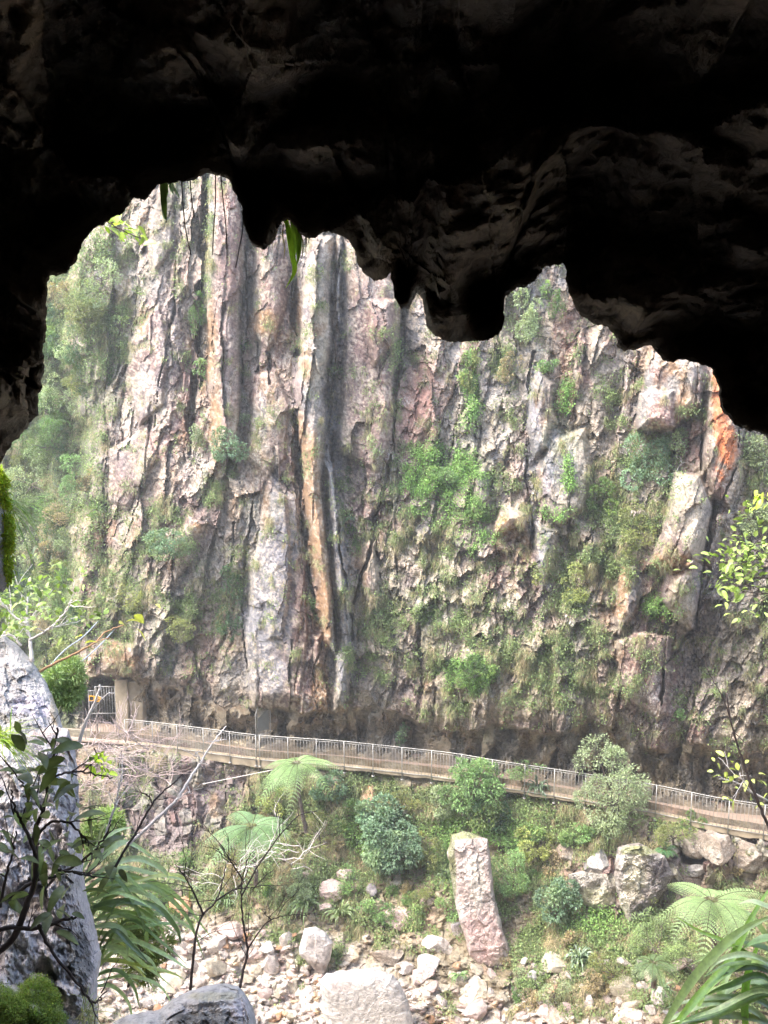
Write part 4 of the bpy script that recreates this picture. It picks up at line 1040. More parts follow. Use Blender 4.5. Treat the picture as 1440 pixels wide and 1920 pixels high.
# --- shrubs rooted on the cliff
CLIFF_SHRUBS = [
    (312, 1015, 48, 26, 'blue', 900, .075, 'grey-green rounded shrub spreading on a ledge right of the flax tuft'),
    (100, 835, 62, 45, 'mid', 1500, .075, 'dense green bush nearest under the dark cave edge on the left slope'),
    (160, 900, 45, 50, 'bright', 1200, .07, 'lighter green bush at the left edge of the bare rock columns'),
    (60, 905, 55, 40, 'grey', 900, .07, 'dull grey-green bush under the dense one on the left slope'),
    (110, 975, 45, 40, 'brown', 800, .07, 'brownish twiggy bush above the drooping flax on the left slope'),
    (45, 1010, 40, 40, 'grey', 700, .07, 'small grey bush behind the mossy near rock edge'),
    (120, 1110, 34, 48, 'mid', 900, .065, 'green bush low on the left slope above the stay cables'),
    (60, 1150, 46, 44, 'grey', 800, .07, 'pale bush low on the left slope behind the yellow leaves'),
    (130, 740, 40, 46, 'grey', 900, .07, 'grey-green bush beside the cave edge halfway up the left slope'),
    (110, 640, 36, 46, 'mid', 900, .065, 'narrow green bush high on the left slope against the cave edge'),
    (150, 580, 42, 36, 'olive', 900, .07, 'olive bush near the top of the left slope'),
    (190, 520, 44, 38, 'grey', 800, .07, 'greyish bush topmost under the left cave roof'),
    (225, 600, 26, 40, 'feather', 600, .06, 'small feathery bush on the outer left rock rib'),
    (200, 690, 20, 40, 'mid', 500, .06, 'narrow bush growing down the left rock rib'),
    (428, 830, 32, 38, 'blue', 800, .065, 'bluish shrub below the foot of the tall left column'),
    (375, 810, 20, 34, 'grey', 500, .06, 'grey shrub in the joint left of the tall column'),
    (365, 590, 16, 34, 'mid', 500, .06, 'green ferny shrub in the dark joint high left of the tall column'),
    (372, 690, 16, 16, 'bright', 250, .06, 'tiny bright fern sprig at the top of the dark slot'),
    (432, 1130, 24, 60, 'dark', 1100, .065, 'tall dark green shrub left of the grey lichen column'),
    (342, 1180, 40, 26, 'olive', 600, .06, 'low olive shrub above the undercut on the left'),
    (585, 1142, 16, 16, 'bright', 300, .06, 'small bright green sprig at the foot of the ochre column'),
    (1212, 858, 46, 52, 'blue', 1500, .065, 'blue-green rounded shrub beneath the two overhanging pink blocks'),
    (1268, 830, 24, 30, 'grey', 300, .06, 'bare twiggy shrub beside the blue-green one under the pink blocks'),
    (982, 590, 32, 50, 'grey', 1100, .065, 'silvery shrub close right of the hanging rock nose'),
    (1030, 560, 22, 34, 'mid', 500, .06, 'green shrub high on the purple rock by the right roof notch'),
    (1185, 985, 36, 46, 'olive', 900, .065, 'olive shrub left of the pale overhanging slab'),
    (1140, 930, 30, 34, 'mid', 700, .06, 'green shrub on the broken face left of the olive shrub'),
    (1420, 850, 26, 30, 'grey', 500, .065, 'grey-green bush at the right edge below the orange streak'),
    (1410, 960, 34, 40, 'grey', 700, .065, 'dull thicket at the right edge above the yellow-leaved branch'),
    (1030, 685, 20, 10, 'bright', 300, .06, 'small bright fern patch on a ledge of the blue-grey rock'),
    (660, 1005, 10, 22, 'mid', 250, .06, 'small fern tuft in the shaded cleft right of the central column'),
    (655, 900, 9, 26, 'dark', 250, .06, 'dark fern tuft in the cleft beneath the smooth purple slab'),
    (1010, 1075, 20, 20, 'olive', 300, .06, 'small olive tuft under the blue-grey rock point'),
    (1270, 1345, 14, 12, 'bright', 200, .06, 'bright little fern right of the brown rock foot'),
    (755, 1378, 15, 22, 'blue', 260, .06, 'thin bluish sapling standing behind the railing in the middle'),
    (450, 790, 18, 20, 'grey', 300, .06, 'small grey cushion shrub right of the foot of the left column'),
    (240, 1120, 34, 26, 'olive', 500, .06, 'olive cushion shrub above the orange-brown tunnel rock'),
    (880, 690, 18, 34, 'olive', 400, .06, 'hanging olive fern curtain just below the hanging rock nose'),
    (955, 690, 22, 24, 'brown', 350, .06, 'brownish fern clump between the rock nose and the purple rock'),
    (840, 900, 34, 26, 'bright', 700, .055, 'bright green fern mass in the middle of the broken face'),
    (1085, 1100, 34, 34, 'yellow', 600, .055, 'yellow-green fern mass left of the brown rock ribs'),
    (890, 1265, 44, 30, 'mid', 900, .055, 'green fern mass just above the lower lip of the cliff'),
]
SLW = {'mid': 'green', 'dark': 'dark green', 'grey': 'grey-green', 'brown': 'brownish', 'olive': 'olive'}
for k_ in range(34):
    y_ = 470 + 24 * k_ + rng.normal(0, 14); y_ = min(y_, 1290); e_ = np.interp(y_, [420, 560, 700, 950, 1200, 1300], [215, 165, 175, 180, 155, 160]); x_ = rng.uniform(max(10, 100 - (y_ - 470) * .2), e_)
    t_ = ['mid', 'dark', 'grey', 'brown', 'olive', 'dark', 'mid'][k_ % 7]; part_ = 'upper' if y_ < 740 else ('middle' if y_ < 1010 else 'lower')
    rx_ = rng.uniform(20, 38)
    CLIFF_SHRUBS.append((x_, y_, rx_, rx_ * rng.uniform(.7, 1.1), t_, int(rx_ * 22), .075, '%s bush in the thicket on the %s part of the left slope' % (SLW[t_], part_)))
for (x, y, rx, ry, g, n, L, lab) in CLIFF_SHRUBS:
    q, r = px_r(x, y, CL, rx, ry)
    shrub('cliff_shrub', lab, 'shrub', q, r, int(n * 2.6), L * 1.25, g, base=np.array(surf(CL, x, y + ry * .3)), group='shrubs growing on the cliff', clumps=9, sparse=.1)

# --- shrubs and small trees on the bank
BANK_SHRUBS = [
    ('shrub', 735, 1598, 56, 60, 'blue', 3400, .10, .65, 'glossy rounded green shrub in the middle of the bank', 0),
    ('shrub', 714, 1530, 50, 36, 'blue', 1900, .10, .65, 'glossy green shrub directly above the rounded middle one', 0),
    ('shrub', 620, 1482, 36, 30, 'blue', 800, .09, .6, 'small blue-green shrub right of the upper tree fern', 0),
    ('small_tree', 884, 1480, 64, 66, 'bright', 3600, .095, .55, 'leafy green tree rising in front of the railing, above the leaning slab', 0),
    ('shrub', 826, 1500, 30, 34, 'grey', 800, .07, .5, 'grey-green shrub left of the leafy tree', 0),
    ('small_tree', 1150, 1476, 76, 80, 'grey', 5200, .065, .5, 'small-leaved grey-green tree covering part of the railing on the right', 1),
    ('shrub', 1040, 1690, 44, 54, 'blue', 1900, .085, .6, 'dark bluish egg-shaped shrub right of the leaning slab', 0),
    ('shrub', 962, 1640, 42, 54, 'bright', 1300, .07, .45, 'light green shrub against the right side of the leaning slab', 0),
    ('shrub', 1000, 1590, 40, 34, 'yellow', 1200, .08, .45, 'yellowish shrub with layered leaves above the bluish one', 0),
    ('shrub', 1100, 1440, 22, 30, 'grey', 0, .06, .5, '', 0),
    ('shrub', 978, 1448, 42, 16, 'bright', 600, .06, .5, 'low spreading shrub leaning over the railing between the two trees', 0),
    ('shrub', 1232, 1765, 56, 56, 'feather', 2200, .055, .3, 'feathery pale bush left of the right tree fern', 0),
    ('shrub', 1150, 1810, 50, 40, 'olive', 1500, .055, .3, 'olive feathery bush low on the right of the bank', 0),
    ('shrub', 1300, 1800, 50, 44, 'feather', 1500, .055, .3, 'pale feathery bush under the right tree fern', 0),
    ('shrub', 1220, 1690, 22, 24, 'yellow', 500, .06, .35, 'small yellow-green bush below the lichened outcrop', 0),
    ('shrub', 600, 1560, 44, 34, 'olive', 900, .065, .45, 'olive shrub between the tree ferns and the glossy shrub', 0),
    ('shrub', 520, 1500, 34, 30, 'yellow', 700, .065, .45, 'yellowish bush between the two left tree ferns', 0),
    ('shrub', 430, 1590, 40, 26, 'olive', 800, .06, .4, 'olive scrub under the lower left tree fern', 0),
    ('shrub', 800, 1600, 26, 34, 'olive', 600, .07, .45, 'dull shrub between the glossy shrub and the leaning slab', 0),
    ('shrub', 1095, 1560, 30, 20, 'bright', 500, .07, .5, 'bright creeper over the ledge left of the lichened outcrop', 0),
    ('shrub', 860, 1660, 22, 20, 'mid', 400, .065, .5, 'small green shrub left of the slab at mid height', 0),
    ('shrub', 845, 1700, 30, 22, 'bright', 500, .06, .5, 'bright ferny shrub touching the left edge of the slab', 0),
    ('shrub', 1262, 1560, 46, 30, 'olive', 900, .06, .4, 'dull scrub hanging below the walkway right of the tree', 0),
    ('shrub', 1380, 1840, 40, 40, 'yellow', 700, .055, .35, 'yellowish bush behind the near strap leaves at right', 0),
    ('shrub', 560, 1440, 20, 14, 'mid', 0, .06, .5, '', 0),
    ('shrub', 760, 1505, 40, 18, 'olive', 600, .06, .45, 'low olive scrub just under the walkway edge in the middle', 0),
    ('shrub', 1040, 1860, 34, 22, 'grey', 500, .055, .35, 'grey-green scrub among the stones at bottom right', 0),
    ('shrub', 700, 1700, 24, 14, 'bright', 300, .06, .5, 'bright low weeds between the middle boulders', 0),
    ('shrub', 920, 1525, 40, 36, 'dark', 1000, .08, .5, 'dark leafy shrub under the leafy tree, above the slab', 0),
]
for (nm, x, y, rx, ry, g, n, L, asp, lab, up) in BANK_SHRUBS:
    if not n: continue
    q, r = px_r(x, y + ry * .4, BK, rx, ry, .6)
    yy = q[1] - .1; q = at(x, y, float(yy))
    shrub(nm, lab, 'tree' if nm == 'small_tree' else 'shrub', q, r, int(n * 2.1), L * 1.1, g, base=np.array(surf(BK, x, min(1990, y + ry * .95))), group=None if nm == 'small_tree' else 'shrubs on the bank', aspect=asp, clumps=18 if n > 1500 else 10, sparse=.12, spread=.34)

ZN = {0: 'on the left part of the bank', 1: 'between the glossy shrub and the leaning slab', 2: 'right of the leaning slab', 3: 'under the right end of the walkway'}
TW = {'olive': 'olive', 'mid': 'plain green', 'grey': 'grey-green', 'brown': 'dry brownish', 'bright': 'fresh green'}
spots = [(rng.uniform(430, 700), rng.uniform(1490, 1690), 0) for _ in range(16)] + [(rng.uniform(700, 850), rng.uniform(1490, 1740), 1) for _ in range(10)] + [(rng.uniform(950, 1300), rng.uniform(1540, 1890), 2) for _ in range(24)] + [(rng.uniform(1240, 1440), rng.uniform(1580, 1700), 3) for _ in range(5)] + [(rng.uniform(230, 420), rng.uniform(1600, 1720), 0) for _ in range(8)]
for x, y, z_ in spots:
    if 1140 < x < 1270 and 1580 < y < 1740: continue
    t = ['olive', 'mid', 'grey', 'brown', 'bright'][rng.integers(0, 5)]; rx = rng.uniform(12, 28); ry = rx * rng.uniform(.6, 1.1)
    q, r = px_r(x, y, BK, rx, ry, .6)
    shrub('low_scrub', 'low %s scrub bush %s' % (TW[t], ZN[z_]), 'scrub bush', q, r, int(rx * 42), .08, t, base=np.array(surf(BK, x, y + ry * .6)), group='low %s scrub %s' % (TW[t], ZN[z_]), aspect=rng.uniform(.2, .5), clumps=7, sparse=.12, spread=.42)

# --- strap-leaved tufts
def ribbon(ctrl, w, n=14, col=(.1, .2, .07), fold=.25, twist=0.0, tipw=.04):
    c = curve(ctrl, n); k = len(c)
    t = np.gradient(c, axis=0); t = unit(t)
    view = unit(-c)                                   # broad side roughly up
    s = unit(np.cross(t, np.array([0, 0, 1.]) + .6 * view)); 
    nrm = unit(np.cross(s, t))
    u = np.linspace(0, 1, k)
    prof = np.minimum(1, .45 + 2.2 * u) * np.clip((1 - u) / .42, tipw, 1) ** .75
    ang = twist * u
    s2 = s * np.cos(ang)[:, None] + nrm * np.sin(ang)[:, None]; n2 = np.cross(s2, t)
    W = (w * .5 * prof)[:, None]
    v = np.stack([c - s2 * W + n2 * W * fold, c - s2 * W * .5 + n2 * W * fold * .35, c, c + s2 * W * .5 + n2 * W * fold * .35, c + s2 * W + n2 * W * fold], 1)
    col = np.broadcast_to(np.array(col), (k, 5, 3)) * np.array([1., .93, 1.15, .93, 1.])[None, :, None] * (1 + .25 * (u - .5))[:, None, None]
    return v.reshape(-1, 3), grid_faces(k, 5), col.reshape(-1, 3)

def tuft(name, label, cat, p, R, n, w, green, group=None, hang=.5, toward=(0, -.5, .3)):
    root = empty(name, p); tag(root, label, cat, group)
    p = np.array(p, float); V_, F_, C_ = [], [], []; off = 0
    for i in range(n):
        d = unit(rng.normal(0, 1, 3) * np.array([1, .6, .45]) + np.array(toward) + np.array([0, 0, .45]))
        L = R * rng.uniform(.75, 1.25); e = d * L
        pts = [p, p + e * .4 + (0, 0, .12 * L), p + e * .8 + (0, 0, -.05 * L * hang), p + e * 1.0 + (0, 0, -.5 * L * hang)]
        v, f, c = ribbon(pts, w, 9, np.array(green) * math.exp(rng.normal(0, .25)))
        V_.append(v); F_.append(f + off); C_.append(c); off += len(v)
    o = mesh_np('leaves', np.concatenate(V_), np.concatenate(F_), M_STRAP, root, np.concatenate(C_), True); localise(o, root)
    return root
TUFTS = [(BK, 1010, 1480, 26, 26, .06, (.10, .15, .09), 'dark flax clump with pale drooping leaves just under the walkway'),
         (BK, 952, 1545, 24, 22, .05, (.05, .09, .05), 'dark narrow-leaved clump left of the yellowish shrub'),
         (BK, 575, 1700, 34, 34, .05, (.16, .23, .10), 'wide grassy flax clump on the stony slope, left of centre'),
         (BK, 640, 1715, 30, 28, .05, (.18, .24, .10), 'second grassy flax clump, below the two pinkish boulders'),
         (BK, 1085, 1800, 32, 30, .05, (.16, .22, .14), 'greyish flax clump on the lower right slope'),
         (BK, 1238, 1858, 28, 30, .055, (.14, .20, .10), 'flax clump low on the right, under the feathery bush'),
         (BK, 425, 1690, 26, 26, .05, (.14, .21, .10), 'flax clump on the stony slope beside the thin dark stem'),
         (BK, 860, 1830, 18, 20, .04, (.15, .24, .09), 'small grass clump at the foot of the leaning slab'),
         (BK, 840, 1650, 22, 20, .04, (.10, .15, .07), 'brown-green clump in the gap left of the slab top'),
         (CL, 100, 1040, 34, 34, .055, (.09, .14, .08), 'drooping dark flax tuft on the left slope'),
         (CL, 660, 975, 12, 14, .04, (.08, .16, .07), 'little strap-leaved tuft in the cleft by the central column'),
         (CL, 455, 650, 13, 14, .035, (.06, .13, .05), 'little dark tuft in the joint right of the left column'),
         (CL, 1195, 965, 14, 24, .03, (.40, .33, .32), 'pinkish dead tuft on the olive shrub left of the slab')]
for (G, x, y, R, n, w, g, lab) in TUFTS:
    p = surf(G, x, y); k = p.y / F
    q = Vector(np.array(p) * (1 - .12 / p.length))
    tuft('flax_clump', lab, 'flax', q, R * k * 1.2, n, w, g, 'flax clumps across the gorge', 1.0)

# --- tree ferns
def frond(c0, d, L, W, col, n=22, droop=.55, up=.35):
    """one arching frond: midrib with rows of toothed side leaflets"""
    d = np.array(d, float); d /= np.linalg.norm(d); up3 = np.array([0, 0, 1.])
    t = np.linspace(0, 1, n + 6)
    side = unit(np.cross(d, up3)) * rng.normal(0, .12) * L
    rib = c0 + d * (L * t)[:, None] + up3 * ((up * L * t) - droop * L * t * t * 1.3)[:, None] + side * (t * t)[:, None]
    tg = unit(np.gradient(rib, axis=0)); s = unit(np.cross(tg, up3)); nr = np.cross(s, tg)
    V_, C_ = [], []
    for i in range(3, len(t) - 1):
        u = t[i]; w = W * (math.sin(math.pi * min(1, (u * .92 + .06)) ** .8) ** .8)
        for sg in (-1, 1):
            a = unit(s[i] * sg + tg[i] * .35 + nr[i] * .05); m = 7
            q = np.linspace(.08, 1, m)
            ctr = rib[i] + a * (w * q)[:, None] - up3 * (w * .35 * q * q)[:, None]
            ln = w * .15 * (1 - q * .8) + .004
            for sg2 in (-1, 1):
                dd = np.repeat(unit(np.cross(a, nr[i]) * sg2 + a * .5)[None], m, 0)
                v, c = leaf_quads(ctr, dd, np.repeat(nr[i][None], m, 0), ln, np.full(m, w / m * 1.25), np.repeat(np.array(col)[None] * math.exp(rng.normal(0, .12)), m, 0), .05)
                V_.append(v); C_.append(c)
    return rib, np.concatenate(V_), np.concatenate(C_)

def frond_obj(rib, v, c, root):
    m = MB(); m.tube(rib, np.linspace(.016, .004, len(rib)), 5, np.array((.12, .13, .06)))
    m.add(v, np.arange(len(v)).reshape(-1, 4), c)
    m.build('frond', M_FERN, root)

def tree_fern(label, p_top, p_base, L, n, col, W=.21, face=(0, -.45, 0)):
    root = empty('tree_fern', p_base); tag(root, label, 'tree fern', 'tree ferns on the bank')
    b = MB(); pts = noisy_line(p_base, p_top, 10, .03); b.tube(pts, np.linspace(.075, .055, 10), 9)
    for i in range(26):
        q = np.array(p_top) + rng.normal(0, .03, 3); b.tube([q, q + np.array([rng.normal(0, .09), rng.normal(0, .09), -rng.uniform(.1, .5)])], .006, 4)
    b.build('trunk', M_BARK, root, False)
    for i in range(n):
        a = 2 * math.pi * (i + rng.uniform(-.3, .3)) / n
        d = np.array([math.cos(a), math.sin(a), 0]) + np.array(face)
        rib, v, c = frond(np.array(p_top), d, L * rng.uniform(.7, 1.1), W * L * rng.uniform(.8, 1.15), np.array(col) * math.exp(rng.normal(0, .12)), 17, rng.uniform(.35, .95), rng.uniform(.2, .75))
        o = frond_obj(rib, v, c, root)
def tf(label, x, y, xb, yb, Rpx, n, col, dy=1.4, **k):
    pb = surf(BK, xb, yb); Y = pb.y - dy
    p = at(x, y, Y); pb = np.array(at(xb, yb, Y + .3)); tree_fern(label, p, pb, Rpx * Y / F / CP, n, col, **k)
tf('pale green tree fern topmost on the bank, its crown overlapping the railing', 556, 1432, 575, 1560, 92, 11, (.26, .38, .18))
tf('feathery lower tree fern spreading over the bare rock on the left', 472, 1552, 480, 1660, 110, 12, (.22, .34, .19))
tf('tall tree fern at the right edge with broad arching fronds', 1335, 1690, 1340, 1800, 125, 12, (.29, .40, .20))
tf('small half-hidden tree fern below the right one, by the near strap leaves', 1225, 1806, 1225, 1850, 60, 9, (.15, .22, .11))
tf('little bright fern in the shade right of the lichened outcrop', 1246, 1592, 1246, 1606, 30, 8, (.10, .24, .10), dy=.5)

# ================================================================== ROCKS
def ico(sub):
    import bmesh
    bm = bmesh.new(); bmesh.ops.create_icosphere(bm, subdivisions=sub, radius=1)
    v = np.array([q.co[:] for q in bm.verts]); f = np.array([[w_.index for w_ in q.verts] for q in bm.faces]); bm.free()
    return unit(v), f
ICO = {k: ico(k) for k in (3, 4, 5)}

def rock_verts(sub, seed, planes=13, rough=.13, flat=.8):
    v, f = ICO[sub]; r_ = np.random.default_rng(seed)
    nrm = unit(r_.normal(0, 1, (planes, 3))); h = r_.uniform(.62, 1.0, planes)
    dt = v @ nrm.T
    rr = np.where(dt > .05, h[None] / np.maximum(dt, .05), 9).min(1); rr = np.minimum(rr, 1.35)
    p = v * rr[:, None]
    p = p + v * (rough * fbm(p[:, 0] * 2.2 + seed, p[:, 1] * 2.2, p[:, 2] * 2.2, 4, seed, .6))[:, None]
    p[:, 2] *= flat
    return p, f

ROCKCOL = {'pale': (.58, .51, .48), 'white': (.74, .70, .66), 'pink': (.52, .39, .36), 'orange': (.56, .30, .16), 'grey': (.33, .31, .31), 'cream': (.56, .49, .38), 'lilac': (.42, .38, .42), 'brown': (.24, .19, .15)}
def rock_color(p, base, seed):
    c = np.zeros(p.shape) + np.array(base)
    t = fbm(p[:, 0] * 2.2 + seed, p[:, 1] * 2.2, p[:, 2] * 2.2, 4, 700 + seed)
    c = c * (1 + .22 * t)[:, None]
    c = mixc(c, np.array((.50, .36, .24)), sstep(.12, .6, fbm(p[:, 0] * 1.5, p[:, 1] * 1.5 + seed, p[:, 2] * 1.5, 3, 720)) * .5)
    c = mixc(c, c * .55, .8 * sstep(.05, .4, fbm(p[:, 0] * 5, p[:, 1] * 5 + seed, p[:, 2] * 5, 4, 735)))
    c = mixc(c, np.array((.60, .57, .50)), sstep(.0, .5, fbm(p[:, 0] * 3, p[:, 1] * 3 + seed, p[:, 2] * 3, 4, 730)) * .45)
    return np.clip(c, .02, .85)

def boulder(x, y, rx, ry, tint, label, seed, sub=4, depth=.8, tilt=0, group=None, name='boulder', sink=.7, mat=None):
    p = surf(BK, x, y); k = p.y / F / CP
    v, f = rock_verts(sub, seed)
    ext = (v.max(0) - v.min(0)) / 2; v = v - (v.max(0) + v.min(0)) / 2
    v = v / ext * np.array([rx * k, depth * min(rx, ry) * k * 1.1, ry * k])
    a = math.radians(tilt); R = np.array([[math.cos(a), 0, -math.sin(a)], [0, 1, 0], [math.sin(a), 0, math.cos(a)]])
    v = v @ R.T
    c = rock_color(v * 1.0 / max(.5, 1), ROCKCOL[tint], seed)
    o = mesh_np(name, v, f, mat or M_SLAB, None, c, False, {'lich': np.full(len(v), .6)})
    o.location = Vector(np.array(p) * (1 - (depth * min(rx, ry) * k * (1 - sink)) / p.length))
    tag(o, label, 'rock', group)
    return o

BOULDERS = [
    (622, 1672, 25, 22, 'pink', 'squarish pinkish boulder on the green slope, left of centre', 5, 0),
    (645, 1640, 17, 15, 'pink', 'smaller pink boulder touching the top right of the squarish one', 6, 30),
    (750, 1720, 38, 22, 'pink', 'broad flat-topped pinkish boulder in the middle of the slope', 7, 0),
    (697, 1670, 12, 15, 'lilac', 'small pointed lilac-grey rock below the glossy shrub', 8, 0),
    (740, 1655, 16, 16, 'cream', 'cream rock half hidden at the foot of the glossy shrub', 9, 0),
    (820, 1771, 32, 18, 'pale', 'pale flattened boulder just left of the leaning slab foot', 10, 0),
    (728, 1795, 34, 20, 'brown', 'brownish flat boulder above the big white one', 11, 12),
    (858, 1742, 15, 19, 'lilac', 'small upright rock against the left foot of the slab', 12, 0),
    (886, 1864, 32, 27, 'cream', 'creamy blocky boulder below the foot of the slab', 13, 12),
    (795, 1828, 26, 18, 'pink', 'pinkish boulder right of the big white one', 14, 20),
    (758, 1812, 20, 14, 'pale', 'small pale boulder behind the right corner of the white one', 15, 0),
    (537, 1762, 14, 17, 'pale', 'small pale rock left of the tilted pale boulder', 16, 0),
    (407, 1770, 26, 13, 'pale', 'long pale rock tilted upward beside the thin dark stem', 17, 38),
    (545, 1855, 14, 24, 'cream', 'upright cream stone in the rubble left of the white boulder', 18, 0),
    (338, 1702, 22, 20, 'orange', 'rusty orange rock seen through the near strap leaves', 19, 0),
    (1037, 1858, 12, 16, 'orange', 'small bright orange stone on the lower right slope', 20, 0),
    (998, 1830, 14, 12, 'grey', 'small grey rock left of and above the orange stone', 21, 0),
    (965, 1852, 26, 14, 'pink', 'flat pinkish rock right of the creamy blocky boulder', 22, 0),
    (1100, 1888, 13, 26, 'pale', 'narrow upright pale stone right of the orange stone', 23, -6),
    (1030, 1900, 28, 18, 'pink', 'pinkish rock at the bottom edge under the orange stone', 24, 0),
    (1180, 1905, 34, 16, 'pale', 'pale flat rock at the bottom edge right of the narrow upright stone', 25, 0),
    (580, 1640, 16, 8, 'pink', 'thin pinkish rock lying left of the smaller pink boulder', 26, 0),
    (800, 1690, 14, 10, 'pink', 'small pink rock above the pale flattened boulder', 27, 30),
    (610, 1700, 14, 8, 'pink', 'small rock below the squarish pinkish boulder', 28, 0),
    (670, 1705, 14, 8, 'grey', 'small grey rock right of the squarish pinkish boulder', 29, 0),
    (745, 1860, 20, 14, 'pale', 'pale stone peeping over the right shoulder of the white boulder', 30, 0),
    (900, 1700, 1, 1, 'pale', '', 31, 0),
    (690, 1492, 16, 22, 'orange', 'grey and rusty split rock sticking out high in the middle of the bank', 32, 0),
    (762, 1520, 9, 16, 'pale', 'small pale rock standing in the scrub below the walkway', 33, 0),
    (1065, 1600, 26, 22, 'brown', 'brownish block at the upper left of the lichened outcrop', 34, 0),
    (1122, 1618, 26, 24, 'grey', 'grey block between the brownish one and the lichened outcrop', 35, 0),
    (1300, 1580, 28, 30, 'brown', 'narrow brown rock buttress left of the dark hollow, under the walkway', 36, 0),
    (1350, 1590, 34, 30, 'brown', 'brown rock buttress under the walkway near the right edge', 37, 0),
    (1405, 1605, 34, 32, 'brown', 'rough brown rock buttress under the walkway at the right edge', 38, 0),
    (1300, 1632, 28, 12, 'grey', 'flat rock below the dark hollow right of the outcrop', 39, 10),
]
for (x, y, rx, ry, t, lab, sd_, tl) in BOULDERS:
    if rx > 2: boulder(x, y, rx, ry, t, lab, sd_, 5 if rx > 24 else 4, tilt=tl, group='boulders on the bank')

def outline_rock(name, label, outline, Yf, thick, back, col_fn, mat, seed, amp=.06, fs=1.0, step=4.0, rings=60, cat='rock', sharp=6, cen=None, moss=None, lich=.8):
    """a solid rock: outline at its distance, a bulging rough front and a real back"""
    o = np.array(outline, float); out = []
    for i in range(len(o)):
        a, b = o[i], o[(i + 1) % len(o)]; m = max(1, int(np.hypot(*(b - a)) / step))
        out += [a + (b - a) * k / m for k in range(m)]
    o = np.array(out); n = len(o)
    o = o + np.stack([fbm(o[:, 0] / 16, o[:, 1] / 16, seed, 4, 801), fbm(o[:, 0] / 16, o[:, 1] / 16, seed + 7, 4, 802)], -1) * step * 1.3
    cen = np.array(cen if cen else o.mean(0))
    T = np.concatenate([1 - (np.linspace(0, 1, rings)) ** 1.4])
    rows = []
    for side in (-1, 1):
        for t in (T[::-1] if side < 0 else T):
            q = cen + (o - cen) * max(t, .004)
            Y0 = Yf(q[:, 0], q[:, 1]) if callable(Yf) else np.full(n, float(Yf))
            h = (1 - t ** sharp) ** .5
            Y = Y0 - thick * h if side < 0 else Y0 + back * h
            rows.append((q, Y, np.full(n, t * 1.0 * 1), side))
    # front: centre -> outline (rows reversed so they run continuously), then back
    px = np.array([r_[0][:, 0] for r_ in rows]); py = np.array([r_[0][:, 1] for r_ in rows]); Y = np.array([r_[1] for r_ in rows]); tt = np.array([r_[2] for r_ in rows])
    p = at(px, py, Y); sc_ = np.mean(Y) / F
    u = px * sc_ * fs; v = py * sc_ * fs; w_ = Y * fs
    wu = u + .12 * fbm(u * 3, v * 3, w_, 4, 810 + seed); wv = v + .12 * fbm(u * 3, v * 3, w_ + 5, 4, 811 + seed)
    fa, ca, _ = facets(wu * 2.2 + w_, wv * 1.5, 820 + seed, 1.2); fb, cb, _ = facets(wu * 6 + 2 * w_, wv * 5, 821 + seed, 1.2)
    dsp = amp * (.9 * fa + .3 * fb + 1.4 * fbm(u * 3, v * 3, w_ * 3, 6, 830 + seed, .65)) * (1 - tt ** 8)
    sgn = np.array([r_[3] for r_ in rows])[:, None]
    p = p + (p / np.linalg.norm(p, axis=-1, keepdims=True)) * (sgn * dsp)[..., None]
    c = col_fn(px, py, p)
    lichv = np.full(px.shape, lich)
    obj = mesh_np(name, p.reshape(-1, 3), grid_faces(len(rows), n, True), mat, None, np.clip(c.reshape(-1, 3), .01, .88), False, {'lich': lichv.ravel()})
    tag(obj, label, cat)
    return obj, p, px, py, len(T)

def cf(base, extra=(), sc=40, seed=0):
    base = np.array(base)
    def f(px, py, p):
        c = np.zeros(px.shape + (3,)) + base
        c = c * (1 + .22 * fbm(px / sc, py / sc, seed, 5, 850))[..., None]
        c = mixc(c, base * .45, sstep(.1, .5, fbm(px / sc * 1.6, py / sc * .8, seed + 3, 4, 851)) * .6)
        c = mixc(c, np.array((.62, .58, .56)), sstep(.05, .5, fbm(px / sc * 1.3, py / sc * 1.3, seed + 9, 4, 852)) * .5)
        for L, colr, k in extra:
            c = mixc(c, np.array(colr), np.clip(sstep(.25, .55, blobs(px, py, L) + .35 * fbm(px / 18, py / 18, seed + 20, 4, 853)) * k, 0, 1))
        return c
    return f
def YB(dy, x0, y0):
    y_ = surf(BK, x0, y0).y
    return lambda px, py: np.full(np.shape(px), y_ - dy) 

ys = surf(BK, 905, 1800).y
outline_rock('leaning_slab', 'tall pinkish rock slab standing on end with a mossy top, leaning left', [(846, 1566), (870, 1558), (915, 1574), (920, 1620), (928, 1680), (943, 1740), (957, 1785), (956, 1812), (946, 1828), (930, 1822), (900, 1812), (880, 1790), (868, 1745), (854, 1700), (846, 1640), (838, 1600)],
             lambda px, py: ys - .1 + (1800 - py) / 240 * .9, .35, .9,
             cf((.42, .34, .31), [([(870, 1564, 34, 12, 1.1)], (.20, .22, .08), .9), ([(847, 1640, 8, 90, .9)], (.16, .17, .07), .9), ([(905, 1760, 40, 60, .8)], (.48, .33, .31), .7), ([(895, 1650, 14, 60, .8)], (.58, .53, .46), .7), ([(944, 1822, 18, 14, 1.3)], (.10, .08, .08), 1)], 26, 3), M_SLAB, 3, .11, .9, 2.2, 60, sharp=8)  # near-black blob at the foot paints the shade under the slab
outline_rock('boulder', 'largest boulder, coloured near white for its sunlit glare, at the bottom centre of the river bed', [(598, 1838), (612, 1824), (640, 1820), (700, 1817), (736, 1826), (754, 1850), (768, 1885), (778, 1935), (772, 2010), (620, 2020), (610, 1910)],
             YB(.7, 690, 1930), .45, .9, cf((.68, .63, .60), [([(640, 1850, 30, 20, .7)], (.55, .45, .42), .6)], 60, 5), M_SLAB, 5, .035, .5, 3, 44, lich=.3)  # near-white colour stands in for overexposed sunlight on the boulder
